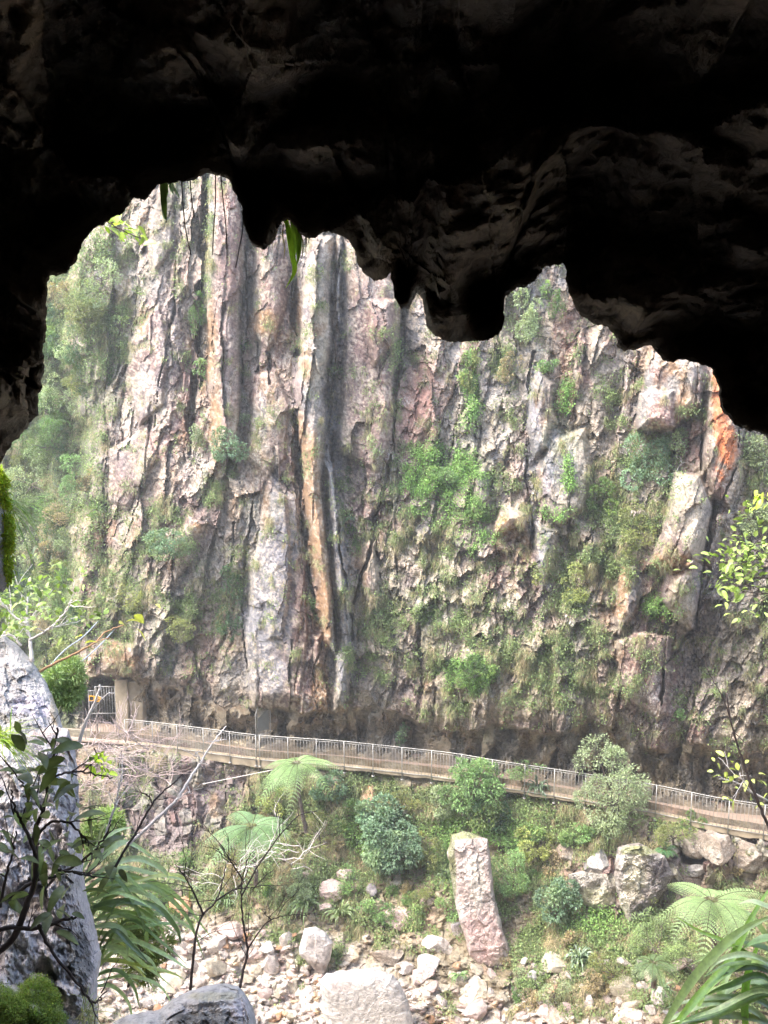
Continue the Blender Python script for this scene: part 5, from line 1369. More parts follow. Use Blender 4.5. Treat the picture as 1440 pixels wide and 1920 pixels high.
outline_rock('boulder', 'pale angular boulder tilted on edge just above left of the white one', [(572, 1742), (592, 1737), (612, 1750), (625, 1768), (620, 1800), (606, 1829), (590, 1818), (560, 1790), (562, 1766)],
             YB(.4, 590, 1815), .4, .6, cf((.62, .57, .55), [([(580, 1812, 30, 10, 1.)], (.25, .2, .17), .8)], 40, 6), M_SLAB, 6, .05, .8, 2.2, 36, lich=.4)
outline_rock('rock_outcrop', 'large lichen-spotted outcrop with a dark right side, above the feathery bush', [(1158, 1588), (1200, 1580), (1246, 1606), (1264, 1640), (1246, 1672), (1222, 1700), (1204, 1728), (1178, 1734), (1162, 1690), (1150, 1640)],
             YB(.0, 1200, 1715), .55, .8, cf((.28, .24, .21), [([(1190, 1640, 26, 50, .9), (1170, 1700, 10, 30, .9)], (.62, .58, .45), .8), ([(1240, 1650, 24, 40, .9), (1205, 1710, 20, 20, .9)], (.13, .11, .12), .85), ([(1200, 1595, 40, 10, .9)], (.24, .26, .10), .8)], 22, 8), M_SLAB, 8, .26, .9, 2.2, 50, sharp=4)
outline_rock('rock_outcrop', 'lower lichened outcrop shoulder, left of the large one', [(1066, 1640), (1090, 1634), (1130, 1640), (1152, 1660), (1156, 1700), (1130, 1714), (1100, 1700), (1076, 1676)],
             YB(-.1, 1110, 1700), .4, .7, cf((.28, .25, .21), [([(1120, 1680, 30, 20, .9)], (.60, .57, .42), .8)], 20, 9), M_SLAB, 9, .2, .9, 2.2, 40, sharp=4)

# ------------------------------------------------------------------ rubble of the river bed: individual stones
STONE = []
for i, t in enumerate(('pale', 'pink', 'orange', 'cream', 'white', 'grey')):
    for j in range(2):
        v, f = rock_verts(3, 60 + i * 3 + j, 11, .09, .75)
        STONE.append((t, v, f, 60 + i * 3 + j))
stone_mesh = []
for t, v, f, sd_ in STONE:
    o = mesh_np('river_stone', v, f, M_SLAB, None, np.clip(rock_color(v, ROCKCOL[t], sd_) * .98, 0, .85), False, {'lich': np.full(len(v), .4)})
    stone_mesh.append((t, o.data)); bpy.data.objects.remove(o)
WORD = {'pale': 'pale', 'pink': 'pinkish', 'orange': 'rusty orange', 'cream': 'cream', 'white': 'glare-whitened', 'grey': 'grey'}  # the whitest stones carry overexposed sunlight in their colour
def zone(x, y):
    if x < 420: return 'in the rubble left of the thin dark stems'
    if x < 600: return 'in the rubble left of the white boulder'
    if x < 900: return 'in the rubble right of the white boulder'
    return 'scattered at the lower right of the slope'
made = 0; taken = [(690, 1880, 95), (592, 1780, 36), (905, 1760, 50)]
prob = {'pale': .38, 'pink': .13, 'orange': .08, 'cream': .19, 'white': .18, 'grey': .04}
tries = 0
while made < 215 and tries < 6000:
    tries += 1
    if made < 135: x, y = rng.uniform(230, 610), rng.uniform(1735, 1935)
    else: x, y = rng.uniform(760, 1300), rng.uniform(1800, 1935)
    if made < 135 and y < 1760 + (x - 300) * .1 and rng.random() < .6: continue
    s_ = rng.uniform(5, 11) if rng.random() < .55 else rng.uniform(11, 30) * rng.uniform(.7, 1)
    if any((x - a) ** 2 + (y - b) ** 2 < (c + s_ * .75) ** 2 for a, b, c in taken): continue
    taken.append((x, y, s_ * .75))
    t = rng.choice(list(prob), p=list(prob.values())); cand = [m for m in stone_mesh if m[0] == t]
    me = cand[rng.integers(0, len(cand))][1]
    p = surf(BK, x, y); k = p.y / F / CP
    o = bpy.data.objects.new('river_stone', me); link(o)
    o.location = Vector(np.array(p) * (1 - s_ * k * .35 / p.length)); o.scale = (s_ * k * rng.uniform(.9, 1.4), s_ * k * rng.uniform(.8, 1.1), s_ * k * rng.uniform(.6, 1.0))
    o.rotation_euler = tuple(rng.uniform(0, 6.28, 3) * np.array([.15, .15, 1]))
    tag(o, '%s %s stone lying %s' % ('small' if s_ < 11 else 'larger', WORD[t], zone(x, y)), 'stone', '%s %s stones %s' % ('small' if s_ < 11 else 'larger', WORD[t], zone(x, y)))
    made += 1

# ------------------------------------------------------------------ near rocks beside the cave mouth (a few metres away)
LIL = (.50, .46, .49)
def yl(a, b, c, x0, y0): return lambda px, py: a + b * (px - x0) / 100 + c * (py - y0) / 100
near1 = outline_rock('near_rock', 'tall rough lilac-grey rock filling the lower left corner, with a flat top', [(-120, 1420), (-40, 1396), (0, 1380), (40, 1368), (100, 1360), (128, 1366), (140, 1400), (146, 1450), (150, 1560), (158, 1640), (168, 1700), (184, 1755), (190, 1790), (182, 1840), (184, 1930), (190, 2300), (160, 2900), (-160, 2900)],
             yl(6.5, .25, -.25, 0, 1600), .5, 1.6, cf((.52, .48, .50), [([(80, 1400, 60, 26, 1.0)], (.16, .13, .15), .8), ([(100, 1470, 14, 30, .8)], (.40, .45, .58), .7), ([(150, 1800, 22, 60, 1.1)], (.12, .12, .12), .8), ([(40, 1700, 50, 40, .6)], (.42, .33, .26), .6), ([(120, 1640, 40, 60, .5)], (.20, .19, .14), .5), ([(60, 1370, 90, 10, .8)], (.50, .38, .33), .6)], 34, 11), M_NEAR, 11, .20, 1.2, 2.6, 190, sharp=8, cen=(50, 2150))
near2 = outline_rock('near_rock', 'smooth pale slanting rock behind the tall near one', [(-160, 1150), (-20, 1172), (10, 1190), (34, 1212), (62, 1240), (88, 1282), (108, 1330), (124, 1378), (136, 1420), (130, 1520), (-160, 1560)],
             yl(7.6, .2, -.5, 0, 1300), .25, 1.6, cf((.43, .41, .42), [([(60, 1330, 40, 26, .9)], (.50, .46, .55), .6), ([(20, 1360, 46, 22, .9)], (.30, .30, .28), .7), ([(100, 1320, 10, 60, .7)], (.38, .31, .20), .6)], 60, 12), M_NEAR, 12, .12, .9, 2.8, 80, cen=(10, 1340), lich=.4)
near3 = outline_rock('near_rock', 'dark rock edge with a bright moss fringe at the left border', [(-160, 840), (-20, 862), (0, 880), (10, 900), (14, 940), (22, 1000), (18, 1050), (20, 1090), (6, 1110), (-160, 1140)],
             yl(5.6, .1, 0, 0, 1000), .25, 1.2, cf((.40, .38, .42), [([(8, 900, 8, 40, 1.3), (16, 1000, 7, 70, 1.)], (.30, .36, .05), 1)], 30, 13), M_NEAR, 13, .06, 1, 3, 50)
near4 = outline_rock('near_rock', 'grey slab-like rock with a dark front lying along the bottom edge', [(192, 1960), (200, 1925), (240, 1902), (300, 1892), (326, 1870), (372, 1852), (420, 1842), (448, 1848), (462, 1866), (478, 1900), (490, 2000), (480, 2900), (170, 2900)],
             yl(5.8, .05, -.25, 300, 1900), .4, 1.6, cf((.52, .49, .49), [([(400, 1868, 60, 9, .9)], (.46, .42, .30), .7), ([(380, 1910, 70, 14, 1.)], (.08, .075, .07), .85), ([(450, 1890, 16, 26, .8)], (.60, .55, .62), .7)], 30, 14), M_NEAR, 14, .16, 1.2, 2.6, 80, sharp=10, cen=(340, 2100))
near5 = outline_rock('mossy_rock', 'low rock cushioned with green moss in the bottom left corner', [(-120, 1850), (10, 1842), (40, 1850), (66, 1826), (84, 1836), (104, 1860), (124, 1905), (130, 2000), (120, 2800), (-120, 2800)],
             yl(5.4, .1, -.2, 0, 1880), .3, 1.2, cf((.30, .27, .26), [([(40, 1900, 90, 45, 1.3), (80, 1850, 30, 20, 1.2)], (.15, .20, .045), 1)], 20, 15), M_NEAR, 15, .10, 1.3, 2.6, 70, cen=(20, 2050))
# moss on the mossy rock: short soft blades
def moss_on(pack, name, label, boxes, n, Lm, green):
    _, p, px, py, nT = pack; P3 = p[:nT].reshape(-1, 3); X = px[:nT].ravel(); Yy = py[:nT].ravel()
    wgt = blobs(X, Yy, boxes) * (fbm(X / 12, Yy / 12, 3, 3, 870) > -.25); wgt = wgt * (wgt > .2)
    r_ = np.hypot(X - X.mean(), Yy - Yy.mean()) + 5; wgt = wgt * r_
    idx = rng.choice(len(X), n, p=wgt / wgt.sum()); c = P3[idx] + rng.normal(0, .012, (n, 3)); toc = unit(-c)
    d = toc * .7 + np.array([0, 0, .7]) + rng.normal(0, .5, (n, 3))
    v, f, cl = blade_strips(c, d, rng.uniform(.5, 1.3, n) * Lm, np.full(n, Lm * .22), jcol(green, n), np.full(n, .4), 3)
    o = mesh_np(name, v, f, M_GRASS, None, cl); tag(o, label, 'moss', kind='stuff')
moss_on(near5, 'moss', 'bright green moss cushions on the bottom left rock', [(40, 1900, 80, 50, 1.2), (80, 1850, 30, 22, 1.2)], 26000, .022, (.20, .27, .05))
moss_on(near3, 'moss', 'yellow-green moss fringe on the left border rock', [(6, 890, 10, 40, 1.3), (18, 1000, 10, 80, 1.0)], 8000, .04, (.34, .42, .04))

# ================================================================== PLANTS CLOSE TO THE CAVE MOUTH
def twig_leaves(tip_pts, n, Lf, green, spread=.06, aspect=.4, droop=-.1, j=.3):
    """broad leaves (8 faces each) set along twigs"""
    V_, F_, C_ = [], [], []; off = 0
    for (p, d) in tip_pts:
        for _ in range(n):
            a = unit(np.array(d, float) + rng.normal(0, .7, 3) + np.array([0, 0, droop])); L = Lf * rng.uniform(.6, 1.25)
            q = np.array(p, float) + rng.normal(0, spread, 3)
            pts = [q, q + a * L * .5 + (0, 0, L * .04), q + a * L + (0, 0, -L * .12)]
            c = curve(pts, 8); t = unit(np.gradient(c, axis=0)); s = unit(np.cross(t, np.array([0, 0, 1.]) + rng.normal(0, .5, 3)))
            u = np.linspace(0, 1, len(c)); w = (np.sin(math.pi * np.clip(u, 0, 1) ** .8) ** .8 * L * aspect * .5 + .0008)[:, None]; nr = np.cross(s, t)
            v = np.stack([c - s * w + nr * w * .25, c, c + s * w + nr * w * .25], 1)
            col = np.array(green) * math.exp(rng.normal(0, j)) * (1, 1, 1)
            cc = np.broadcast_to(col, (len(c), 3, 3)) * np.array([1, 1.3, 1.])[None, :, None]
            V_.append(v.reshape(-1, 3)); C_.append(cc.reshape(-1, 3)); F_.append(grid_faces(len(c), 3) + off); off += v.shape[0] * 3
    return np.concatenate(V_), np.concatenate(F_), np.concatenate(C_)

def branchy(name, label, cat, stems, Y, mat, leaf=None, group=None, rad=.012, twigs=0, twig_len=.3):
    """stems: list of (photo polyline, start radius factor, end factor). leaf: dict for leaves at given places"""
    base = at(stems[0][0][0][0], stems[0][0][0][1], Y); root = empty(name, base); tag(root, label, cat, group)
    b = MB(); tips = []
    for st in stems:
        pl = st[0]; r0, r1 = st[1], st[2]; dY = st[3] if len(st) > 3 else 0
        n = len(pl); pts = [at(x, y, Y + dY * i / max(1, n - 1)) for i, (x, y) in enumerate(pl)]
        c = curve(pts, 6 * n); c = c + rng.normal(0, rad * .35, c.shape) * np.linspace(.2, 1, len(c))[:, None]
        b.tube(c, np.linspace(r0, r1, len(c)) * rad, 7)
        for k in range(twigs):
            i = int(rng.uniform(.25, .98) * (len(c) - 1)); d = unit(unit(c[min(i + 1, len(c) - 1)] - c[i - 1]) + rng.normal(0, .65, 3) + np.array([0, 0, .2]))
            L = twig_len * rng.uniform(.4, 1.2); q = noisy_line(c[i], c[i] + d * L, 7, .06); b.tube(q, np.linspace(.35, .12, 7) * rad, 5); tips.append((q[-1], d))
            if rng.random() < .7:
                d2 = unit(d + rng.normal(0, .6, 3)); q2 = noisy_line(q[3], q[3] + d2 * L * .6, 5, .06); b.tube(q2, np.linspace(.25, .1, 5) * rad, 4); tips.append((q2[-1], d2))
        tips.append((c[-1], unit(c[-1] - c[-3])))
    b.build('branches', mat, root, True)
    if leaf:
        pl = [(at(x, y, Y + rng.normal(0, leaf.get('dY', .1))), (rng.normal(), rng.normal() * .5, rng.normal())) for x, y in leaf.get('at', [])]
        if leaf.get('tips', True): pl += tips
        v, f, c = twig_leaves(pl, leaf['n'], leaf['L'], leaf['col'], leaf.get('spread', .05), leaf.get('asp', .4), leaf.get('droop', -.1))
        o = mesh_np('leaves', v, f, leaf.get('mat', M_NEARLEAF), root, c, True); localise(o, root)
    return root

# dark leathery shrub in front of the tall near rock (in the shade of the cave)
DL = dict(n=3, L=.15, col=(.17, .20, .10), spread=.06, asp=.36, dY=.1, tips=False, at=[(12, 1480), (30, 1452), (58, 1470), (18, 1545), (80, 1440), (92, 1418), (104, 1392), (100, 1436), (128, 1446), (142, 1462), (140, 1432), (118, 1500), (126, 1528), (80, 1530), (66, 1560), (96, 1590), (108, 1570), (138, 1556), (150, 1580), (120, 1604), (148, 1610), (40, 1500), (8, 1600), (20, 1650), (70, 1620), (86, 1650), (110, 1666), (130, 1640), (60, 1690), (190, 1630), (206, 1640), (170, 1600), (30, 1420), (16, 1560), (112, 1460), (90, 1700), (104, 1720)])
branchy('leathery_shrub', 'dark leathery-leaved shrub with bare twisting stems in front of the tall near rock', 'shrub',
        [([(-40, 1805), (20, 1765), (48, 1700), (66, 1650), (66, 1590), (64, 1560), (80, 1520), (92, 1460), (100, 1410), (108, 1366)], 1.6, .4, .1), ([(66, 1600), (50, 1560), (30, 1520), (20, 1480)], .8, .3), ([(80, 1520), (60, 1490), (40, 1470)], .7, .3),
         ([(64, 1575), (90, 1545), (120, 1540), (150, 1560), (164, 1586)], .7, .3), ([(-40, 1700), (20, 1680), (70, 1650), (110, 1640), (160, 1610), (196, 1570), (210, 1540)], 1.0, .3, .2), ([(-40, 1760), (10, 1740), (70, 1740), (120, 1725), (150, 1716)], 1.1, .5),
         ([(92, 1460), (130, 1448), (170, 1450), (210, 1460)], .5, .25), ([(0, 1700), (10, 1650), (24, 1600), (30, 1560)], .7, .3), ([(66, 1720), (84, 1760), (110, 1800), (150, 1850), (176, 1880), (200, 1860)], .8, .3), ([(100, 1630), (140, 1636), (180, 1644)], .6, .3)], 4.6, M_DARKTWIG, DL, rad=.015, twigs=3, twig_len=.25)
branchy('bare_sapling', 'thin dark bare stem leaning right, with a dead knot of buds near its tip', 'sapling',
        [([(216, 1626), (236, 1590), (258, 1556), (280, 1516), (300, 1490), (326, 1468), (342, 1450)], .9, .4, .5), ([(286, 1510), (280, 1495), (272, 1488)], .4, .3)], 4.6, M_DARKTWIG, rad=.010, twigs=3, twig_len=.1)
branchy('bare_sapling', 'forked dark bare stem rising from the bottom edge, left of the other', 'sapling',
        [([(357, 1856), (362, 1800), (368, 1750), (380, 1716), (404, 1690), (418, 1650), (424, 1620)], 1.2, .4, .5), ([(382, 1716), (366, 1680), (350, 1650), (330, 1620)], .8, .3), ([(404, 1690), (440, 1668), (480, 1664)], .7, .25)], 5.6, M_DARKTWIG, rad=.0105, twigs=5, twig_len=.4)
branchy('bare_sapling', 'crooked dark bare stem rising from the bottom edge, right of the other', 'sapling',
        [([(450, 1852), (456, 1820), (464, 1780), (456, 1730), (452, 1680), (455, 1640), (470, 1600)], 1.2, .4, .4), ([(453, 1680), (486, 1620), (530, 1560), (560, 1530), (592, 1520)], .7, .3, .6), ([(464, 1780), (500, 1730), (540, 1716), (580, 1716)], .6, .25), ([(455, 1650), (430, 1610), (410, 1580)], .6, .25)], 5.9, M_DARKTWIG, rad=.0105, twigs=5, twig_len=.4)
branchy('dead_branch', 'long bleached bare branch slanting up to the walkway railing', 'branch',
        [([(238, 1584), (280, 1548), (330, 1500), (354, 1462), (376, 1430), (402, 1388), (424, 1362)], 1.5, .4, .8), ([(402, 1388), (412, 1388), (424, 1386)], .4, .3), ([(376, 1430), (372, 1418), (366, 1410)], .4, .3), ([(330, 1500), (352, 1486), (360, 1488)], .4, .25)], 6.6, M_PALETWIG, rad=.012, twigs=2, twig_len=.18)
branchy('dead_branch', 'pale dead branch forking up in front of the tunnel gate', 'branch',
        [([(146, 1400), (158, 1360), (172, 1330), (184, 1300), (188, 1284)], 2.0, .8), ([(170, 1336), (200, 1302), (214, 1300)], .7, .3)], 8.6, M_PALETWIG, rad=.011, twigs=1, twig_len=.25)
branchy('dead_branch', 'short pale upright dead stem behind the big strap leaves on the left', 'branch', [([(186, 1620), (200, 1560), (216, 1510), (224, 1470), (232, 1440)], 1.2, .4)], 8.6, M_PALETWIG, rad=.015, twigs=4, twig_len=.4)
def brush(label, pts, Y, mat, n, L, rad=.010):
    root = empty('dead_bush', at(pts[0][0], pts[0][1], Y)); tag(root, label, 'dead bush')
    b = MB()
    for i in range(n):
        x, y = pts[rng.integers(0, len(pts))]; p = at(x + rng.normal(0, 12), y + rng.normal(0, 10), Y + rng.normal(0, .5))
        d = unit(np.array([rng.normal(.2, .8), rng.normal(0, .5), rng.normal(.35, .55)])); l = L * rng.uniform(.4, 1.2)
        q = noisy_line(p, p + d * l, 8, .08); b.tube(q, np.linspace(1, .25, 8) * rad * rng.uniform(.6, 1.2), 4)
        for k in range(3):
            j = rng.integers(2, 7); d2 = unit(d + rng.normal(0, .6, 3)); q2 = noisy_line(q[j], q[j] + d2 * l * .45, 5, .08); b.tube(q2, np.linspace(.5, .2, 5) * rad, 4)
    b.build('branches', mat, root, True)
brush('tangled pinkish dead bush hiding the left end of the walkway', [(180, 1420), (220, 1400), (260, 1405), (300, 1385), (200, 1440), (260, 1440), (160, 1400), (240, 1380), (190, 1430)], 12, M_PINKTWIG, 70, .8, .008)
brush('dry twiggy scrub hanging below the dead bush over the bare rock', [(240, 1470), (290, 1460), (250, 1500), (210, 1480), (200, 1520), (310, 1440)], 13, M_PINKTWIG, 40, .8, .007)
brush('grey dead twigs at the foot of the two left tree ferns', [(460, 1620), (500, 1600), (440, 1640), (420, 1660), (540, 1580), (560, 1610)], 21, M_PALETWIG, 26, 1.2, .011)
brush('leafless grey twigs beneath the pink blocks on the cliff', [(1270, 860), (1290, 850), (1260, 880)], 26.0, M_PALETWIG, 22, 1.0, .016)

# strap-leaved plants near the mouth
def strap_plant(label, root_px, Y, leaves, w, green, group='large strap-leaved plants at the cave mouth', name='strap_leaved_plant', mat=M_STRAP):
    p = at(root_px[0], root_px[1], Y); root = empty(name, p); tag(root, label, 'plant', group)
    for lf in leaves:
        pts = lf[0]; dY = lf[1]; n = len(pts)
        c = [at(x, y, Y + dY * i / (n - 1)) for i, (x, y) in enumerate(pts)]
        g = np.array(lf[2] if len(lf) > 2 else green) * math.exp(rng.normal(0, .18)); ww = w * (lf[3] if len(lf) > 3 else rng.uniform(.75, 1.15))
        v, f, cl = ribbon(c, ww, 26, g, .22, rng.normal(0, .35), .02)
        cl = cl * (1 + .18 * np.sin(np.arange(len(cl)) % 5 * 2.2))[:, None]
        o = mesh_np('leaf', v, f, mat, root, np.clip(cl, 0, .8), True); localise(o, root)
lv = []
def L_(pts, dY=.4, col=None, w=1.0): lv.append((pts, dY, col or (.13, .24, .11), w))
G1, G2, G3, YG, BR = (.34, .45, .18), (.46, .56, .32), (.19, .27, .11), (.48, .52, .18), (.40, .30, .18)
L_([(150, 1650), (200, 1600), (240, 1580), (300, 1616)], .5, G2); L_([(150, 1660), (210, 1622), (260, 1610), (305, 1630), (318, 1650)], .3, G2)
L_([(150, 1680), (220, 1630), (290, 1640), (345, 1652), (396, 1684)], .8, G2, 1.1); L_([(152, 1690), (230, 1650), (300, 1660), (350, 1700), (400, 1764)], .9, G1, 1.2)
L_([(150, 1700), (220, 1668), (280, 1680), (320, 1720), (345, 1760)], .4, G2, 1.2); L_([(150, 1710), (220, 1690), (290, 1700), (330, 1740), (340, 1772)], .2, G3, 1.0)
L_([(160, 1720), (210, 1680), (260, 1664), (300, 1672), (350, 1720), (384, 1800)], .6, G1, 1.2); L_([(160, 1730), (230, 1716), (300, 1714), (350, 1736), (390, 1770)], .7, G2)
L_([(165, 1735), (240, 1740), (300, 1732), (340, 1734)], .3, G3, .8); L_([(168, 1740), (210, 1735), (236, 1756), (240, 1800)], .0, G2); L_([(165, 1745), (230, 1760), (262, 1790), (280, 1806)], .3, G2, 1.2)
L_([(170, 1760), (200, 1750), (232, 1772), (254, 1790)], .2, YG, .7); L_([(172, 1800), (240, 1806), (320, 1824), (350, 1840)], .5, YG, .6); L_([(170, 1806), (220, 1800), (260, 1820), (300, 1870)], .4, YG, .7)
L_([(176, 1830), (220, 1820), (250, 1850), (262, 1890)], .2, G3, .8); L_([(175, 1780), (220, 1776), (280, 1800), (300, 1840)], .3, G2, .9); L_([(150, 1660), (190, 1640), (230, 1660), (268, 1730), (270, 1756)], .1, G3, .8)
L_([(155, 1690), (200, 1700), (250, 1690), (290, 1720), (312, 1770), (326, 1800)], .5, G1, .9); L_([(150, 1675), (230, 1660), (310, 1640), (350, 1652), (356, 1700)], .6, YG, .7); L_([(160, 1760), (210, 1764), (250, 1762), (290, 1770)], .4, BR, .6)
L_([(150, 1640), (180, 1590), (215, 1560), (250, 1550)], .3, G2, .8); L_([(160, 1700), (220, 1710), (270, 1740), (276, 1790)], .2, G1, 1); L_([(170, 1850), (210, 1850), (240, 1880), (250, 1925)], .2, G2, .8); L_([(180, 1840), (240, 1830), (300, 1850), (330, 1900)], .4, G2, .7)
for k in range(16):
    x0, y0 = rng.uniform(150, 185), rng.uniform(1640, 1860); L = rng.uniform(110, 210); a = rng.uniform(-.5, .15)
    L_([(x0, y0), (x0 + L * .35, y0 + L * (a - .12)), (x0 + L * .7, y0 + L * (a * .7 + .0)), (x0 + L * .95, y0 + L * (a * .5 + .15))], rng.uniform(-.2, .8), [G1, G2, G3, G2][k % 4], rng.uniform(.5, 1))
strap_plant('big glossy strap-leaved plant arching right from behind the tall near rock', (150, 1720), 7.4, lv, .060, G1)
lv = []
L_([(1480, 1980), (1420, 1900), (1340, 1880), (1280, 1900), (1236, 1925)], .3, G2, 1.0); L_([(1230, 1950), (1290, 1850), (1350, 1780), (1400, 1740), (1460, 1712)], -.3, G1, 1.2); L_([(1240, 1960), (1300, 1880), (1370, 1800), (1410, 1720), (1460, 1640)], .2, (.24, .40, .08), 1.1)
L_([(1480, 1860), (1420, 1800), (1360, 1766), (1310, 1745), (1264, 1716)], .3, (.28, .44, .09), .6); L_([(1480, 1800), (1430, 1776), (1380, 1770), (1330, 1790), (1290, 1812)], .3, G1, 1.0); L_([(1480, 1830), (1420, 1800), (1380, 1810), (1330, 1850), (1300, 1910)], .2, G1, 1.2)
L_([(1490, 1900), (1440, 1850), (1400, 1842), (1350, 1870), (1320, 1900)], .4, G2, 1.0); L_([(1490, 1930), (1430, 1880), (1370, 1870), (1300, 1876), (1250, 1890)], .3, G2, .9); L_([(1490, 1890), (1450, 1780), (1410, 1720), (1380, 1700)], .5, G1, .9)
L_([(1490, 1780), (1450, 1760), (1420, 1764), (1390, 1780)], .1, (.30, .45, .22), 1.2); L_([(1400, 1960), (1396, 1880), (1404, 1820), (1430, 1750)], .2, (.24, .40, .08), 1.0); L_([(1490, 1960), (1440, 1920), (1380, 1905), (1300, 1912), (1230, 1936)], .1, G2, 1.1)
L_([(1490, 1720), (1440, 1700), (1410, 1690), (1386, 1694)], .2, G2, .8); L_([(1480, 1960), (1450, 1900), (1420, 1860), (1400, 1800), (1380, 1760)], .4, G3, .9); L_([(1340, 1960), (1344, 1900), (1360, 1840), (1390, 1790)], .4, G1, .9); L_([(1500, 1850), (1450, 1810), (1400, 1790), (1350, 1800), (1322, 1830)], .0, G2, .8)
for k in range(9):
    a = rng.uniform(0, 1); x1, y1 = 1250 + 120 * a + rng.normal(0, 15), 1940 - 170 * a + rng.normal(0, 20)
    L_([(1500, rng.uniform(1880, 2000)), (1440, (y1 + 1880) / 2 - 40), ((x1 + 1420) / 2, y1 - 24), (x1, y1)], rng.uniform(-.2, .5), [G1, G2, G3][k % 3], rng.uniform(.6, 1.1))
strap_plant('big strap-leaved plant with crossing leaves in the bottom right corner', (1480, 1970), 6.2, lv, .062, G1)
lv = []
L_([(536, 405), (542, 440), (548, 480), (552, 510), (536, 540)], .0, (.30, .46, .06), 1.3); L_([(544, 405), (556, 440), (560, 480), (550, 512)], .1, (.24, .40, .06), 1.1); L_([(558, 420), (562, 450), (560, 480), (556, 500)], .0, (.2, .34, .06), .9); L_([(530, 405), (540, 430), (544, 460)], .0, (.34, .50, .08), .8)
L_([(545, 405), (552, 460), (548, 500)], .05, (.32, .5, .1), .9); L_([(534, 410), (530, 440), (534, 470), (528, 500)], .1, BR, .3); L_([(560, 430), (568, 455), (566, 490)], 0, BR, .3); L_([(566, 430), (574, 450), (572, 478)], 0, (.3, .2, .2), .25)
strap_plant('bright green strap leaves hanging from the roof beside the first rock nose', (545, 405), 4.9, lv, .028, G1, None, 'hanging_plant')
lv = []
L_([(303, 335), (306, 360), (308, 388), (312, 415)], 0, (.17, .26, .09), 1.2); L_([(308, 335), (310, 355), (309, 385)], 0, (.12, .2, .06), 1.1); L_([(320, 335), (324, 350), (332, 364), (338, 374)], 0, (.42, .52, .58), .7); L_([(300, 340), (306, 400), (314, 416)], 0, (.4, .5, .55), .4); L_([(316, 335), (320, 352), (326, 366)], 0, (.3, .42, .4), .6)
strap_plant('short blue-green strap leaves hanging from the roof at the far upper left', (310, 335), 4.8, lv, .030, G1, None, 'hanging_plant')

def vine(label, pts, Y, r=.0035):
    b = MB(); b.tube(curve([at(x, y, Y) for x, y in pts], 24), r, 5); o = b.build('hanging_root', M_DARKTWIG, None, True, col=False); tag(o, label, 'root', 'roots hanging from the cave roof')
for lab, pts in [('longest thin dark root hanging left of the tall column', [(340, 325), (343, 380), (348, 430), (358, 478)]), ('short thin root hanging just right of the longest left one', [(356, 325), (359, 370), (364, 408)]),
                 ('thin root hanging over the left half of the tall column', [(404, 318), (404, 380), (400, 440), (399, 478)]), ('thin root hanging over the right half of the tall column', [(413, 318), (418, 370), (424, 430), (426, 484)]),
                 ('faint curved root hanging beside the first dark roof lobe', [(456, 385), (455, 430), (448, 470), (442, 502)])]:
    vine(lab, pts, 4.8)

# leafy sprigs
YL = dict(n=3, L=.16, col=(.36, .46, .07), spread=.07, asp=.5, dY=.15)
branchy('leafy_sprig', 'bright yellow-green leafy sprig sticking out under the upper left cave edge', 'sprig', [([(182, 400), (205, 418), (230, 432), (262, 446)], 1, .4), ([(205, 418), (222, 416), (240, 424)], .6, .3)], 6.2, M_DARKTWIG,
        dict(n=3, L=.10, col=(.34, .44, .10), spread=.04, asp=.55, dY=.1, at=[(206, 420), (216, 424), (228, 430), (240, 440), (250, 440), (244, 432), (200, 416)]), rad=.008)
branchy('leafy_branch', 'yellow-green leafy branch reaching in from the right edge over the cliff', 'branch', [([(1480, 1090), (1440, 1084), (1400, 1082), (1360, 1084)], 1.2, .3, .3), ([(1470, 1060), (1430, 1050), (1400, 1030)], .8, .3), ([(1480, 1110), (1430, 1112), (1380, 1108)], .7, .3), ([(1470, 1030), (1440, 1020), (1420, 1016)], .6, .3)], 9.0, M_DARKTWIG,
        dict(n=6, L=.09, col=(.28, .36, .11), spread=.09, asp=.5, dY=.2, at=[(1360, 1096), (1372, 1080), (1388, 1070), (1402, 1062), (1416, 1048), (1430, 1036), (1436, 1020), (1392, 1044), (1410, 1090), (1430, 1078), (1380, 1100), (1440, 1060), (1424, 1024), (1440, 1000)]), rad=.014, twigs=5, twig_len=.4)
branchy('leafy_branch', 'few yellow leaves on a twig at the right edge, above the larger leafy branch', 'branch', [([(1470, 960), (1445, 945), (1430, 930)], .8, .3)], 9.0, M_DARKTWIG, dict(n=3, L=.12, col=(.42, .50, .08), spread=.05, asp=.5, at=[(1436, 930), (1430, 946), (1440, 918)]), rad=.010)
branchy('bare_twig', 'thin dark twig curving down across the right end of the walkway', 'branch', [([(1362, 1300), (1370, 1350), (1384, 1400), (1404, 1460), (1424, 1510), (1450, 1570)], .5, 1.3), ([(1384, 1400), (1360, 1320), (1340, 1280), (1326, 1254)], .5, .25)], 8.0, M_DARKTWIG, rad=.014, twigs=2, twig_len=.2)
branchy('bare_twig', 'pale forked twig poking in at the right edge beneath the dark one', 'branch', [([(1460, 1512), (1430, 1496), (1400, 1480), (1382, 1466)], 1, .4), ([(1410, 1486), (1392, 1462), (1388, 1452)], .6, .3)], 8.2, M_PALETWIG, dict(n=2, L=.10, col=(.4, .46, .12), spread=.05, asp=.5, at=[(1420, 1512), (1432, 1500), (1436, 1470)]), rad=.014, twigs=3, twig_len=.25)
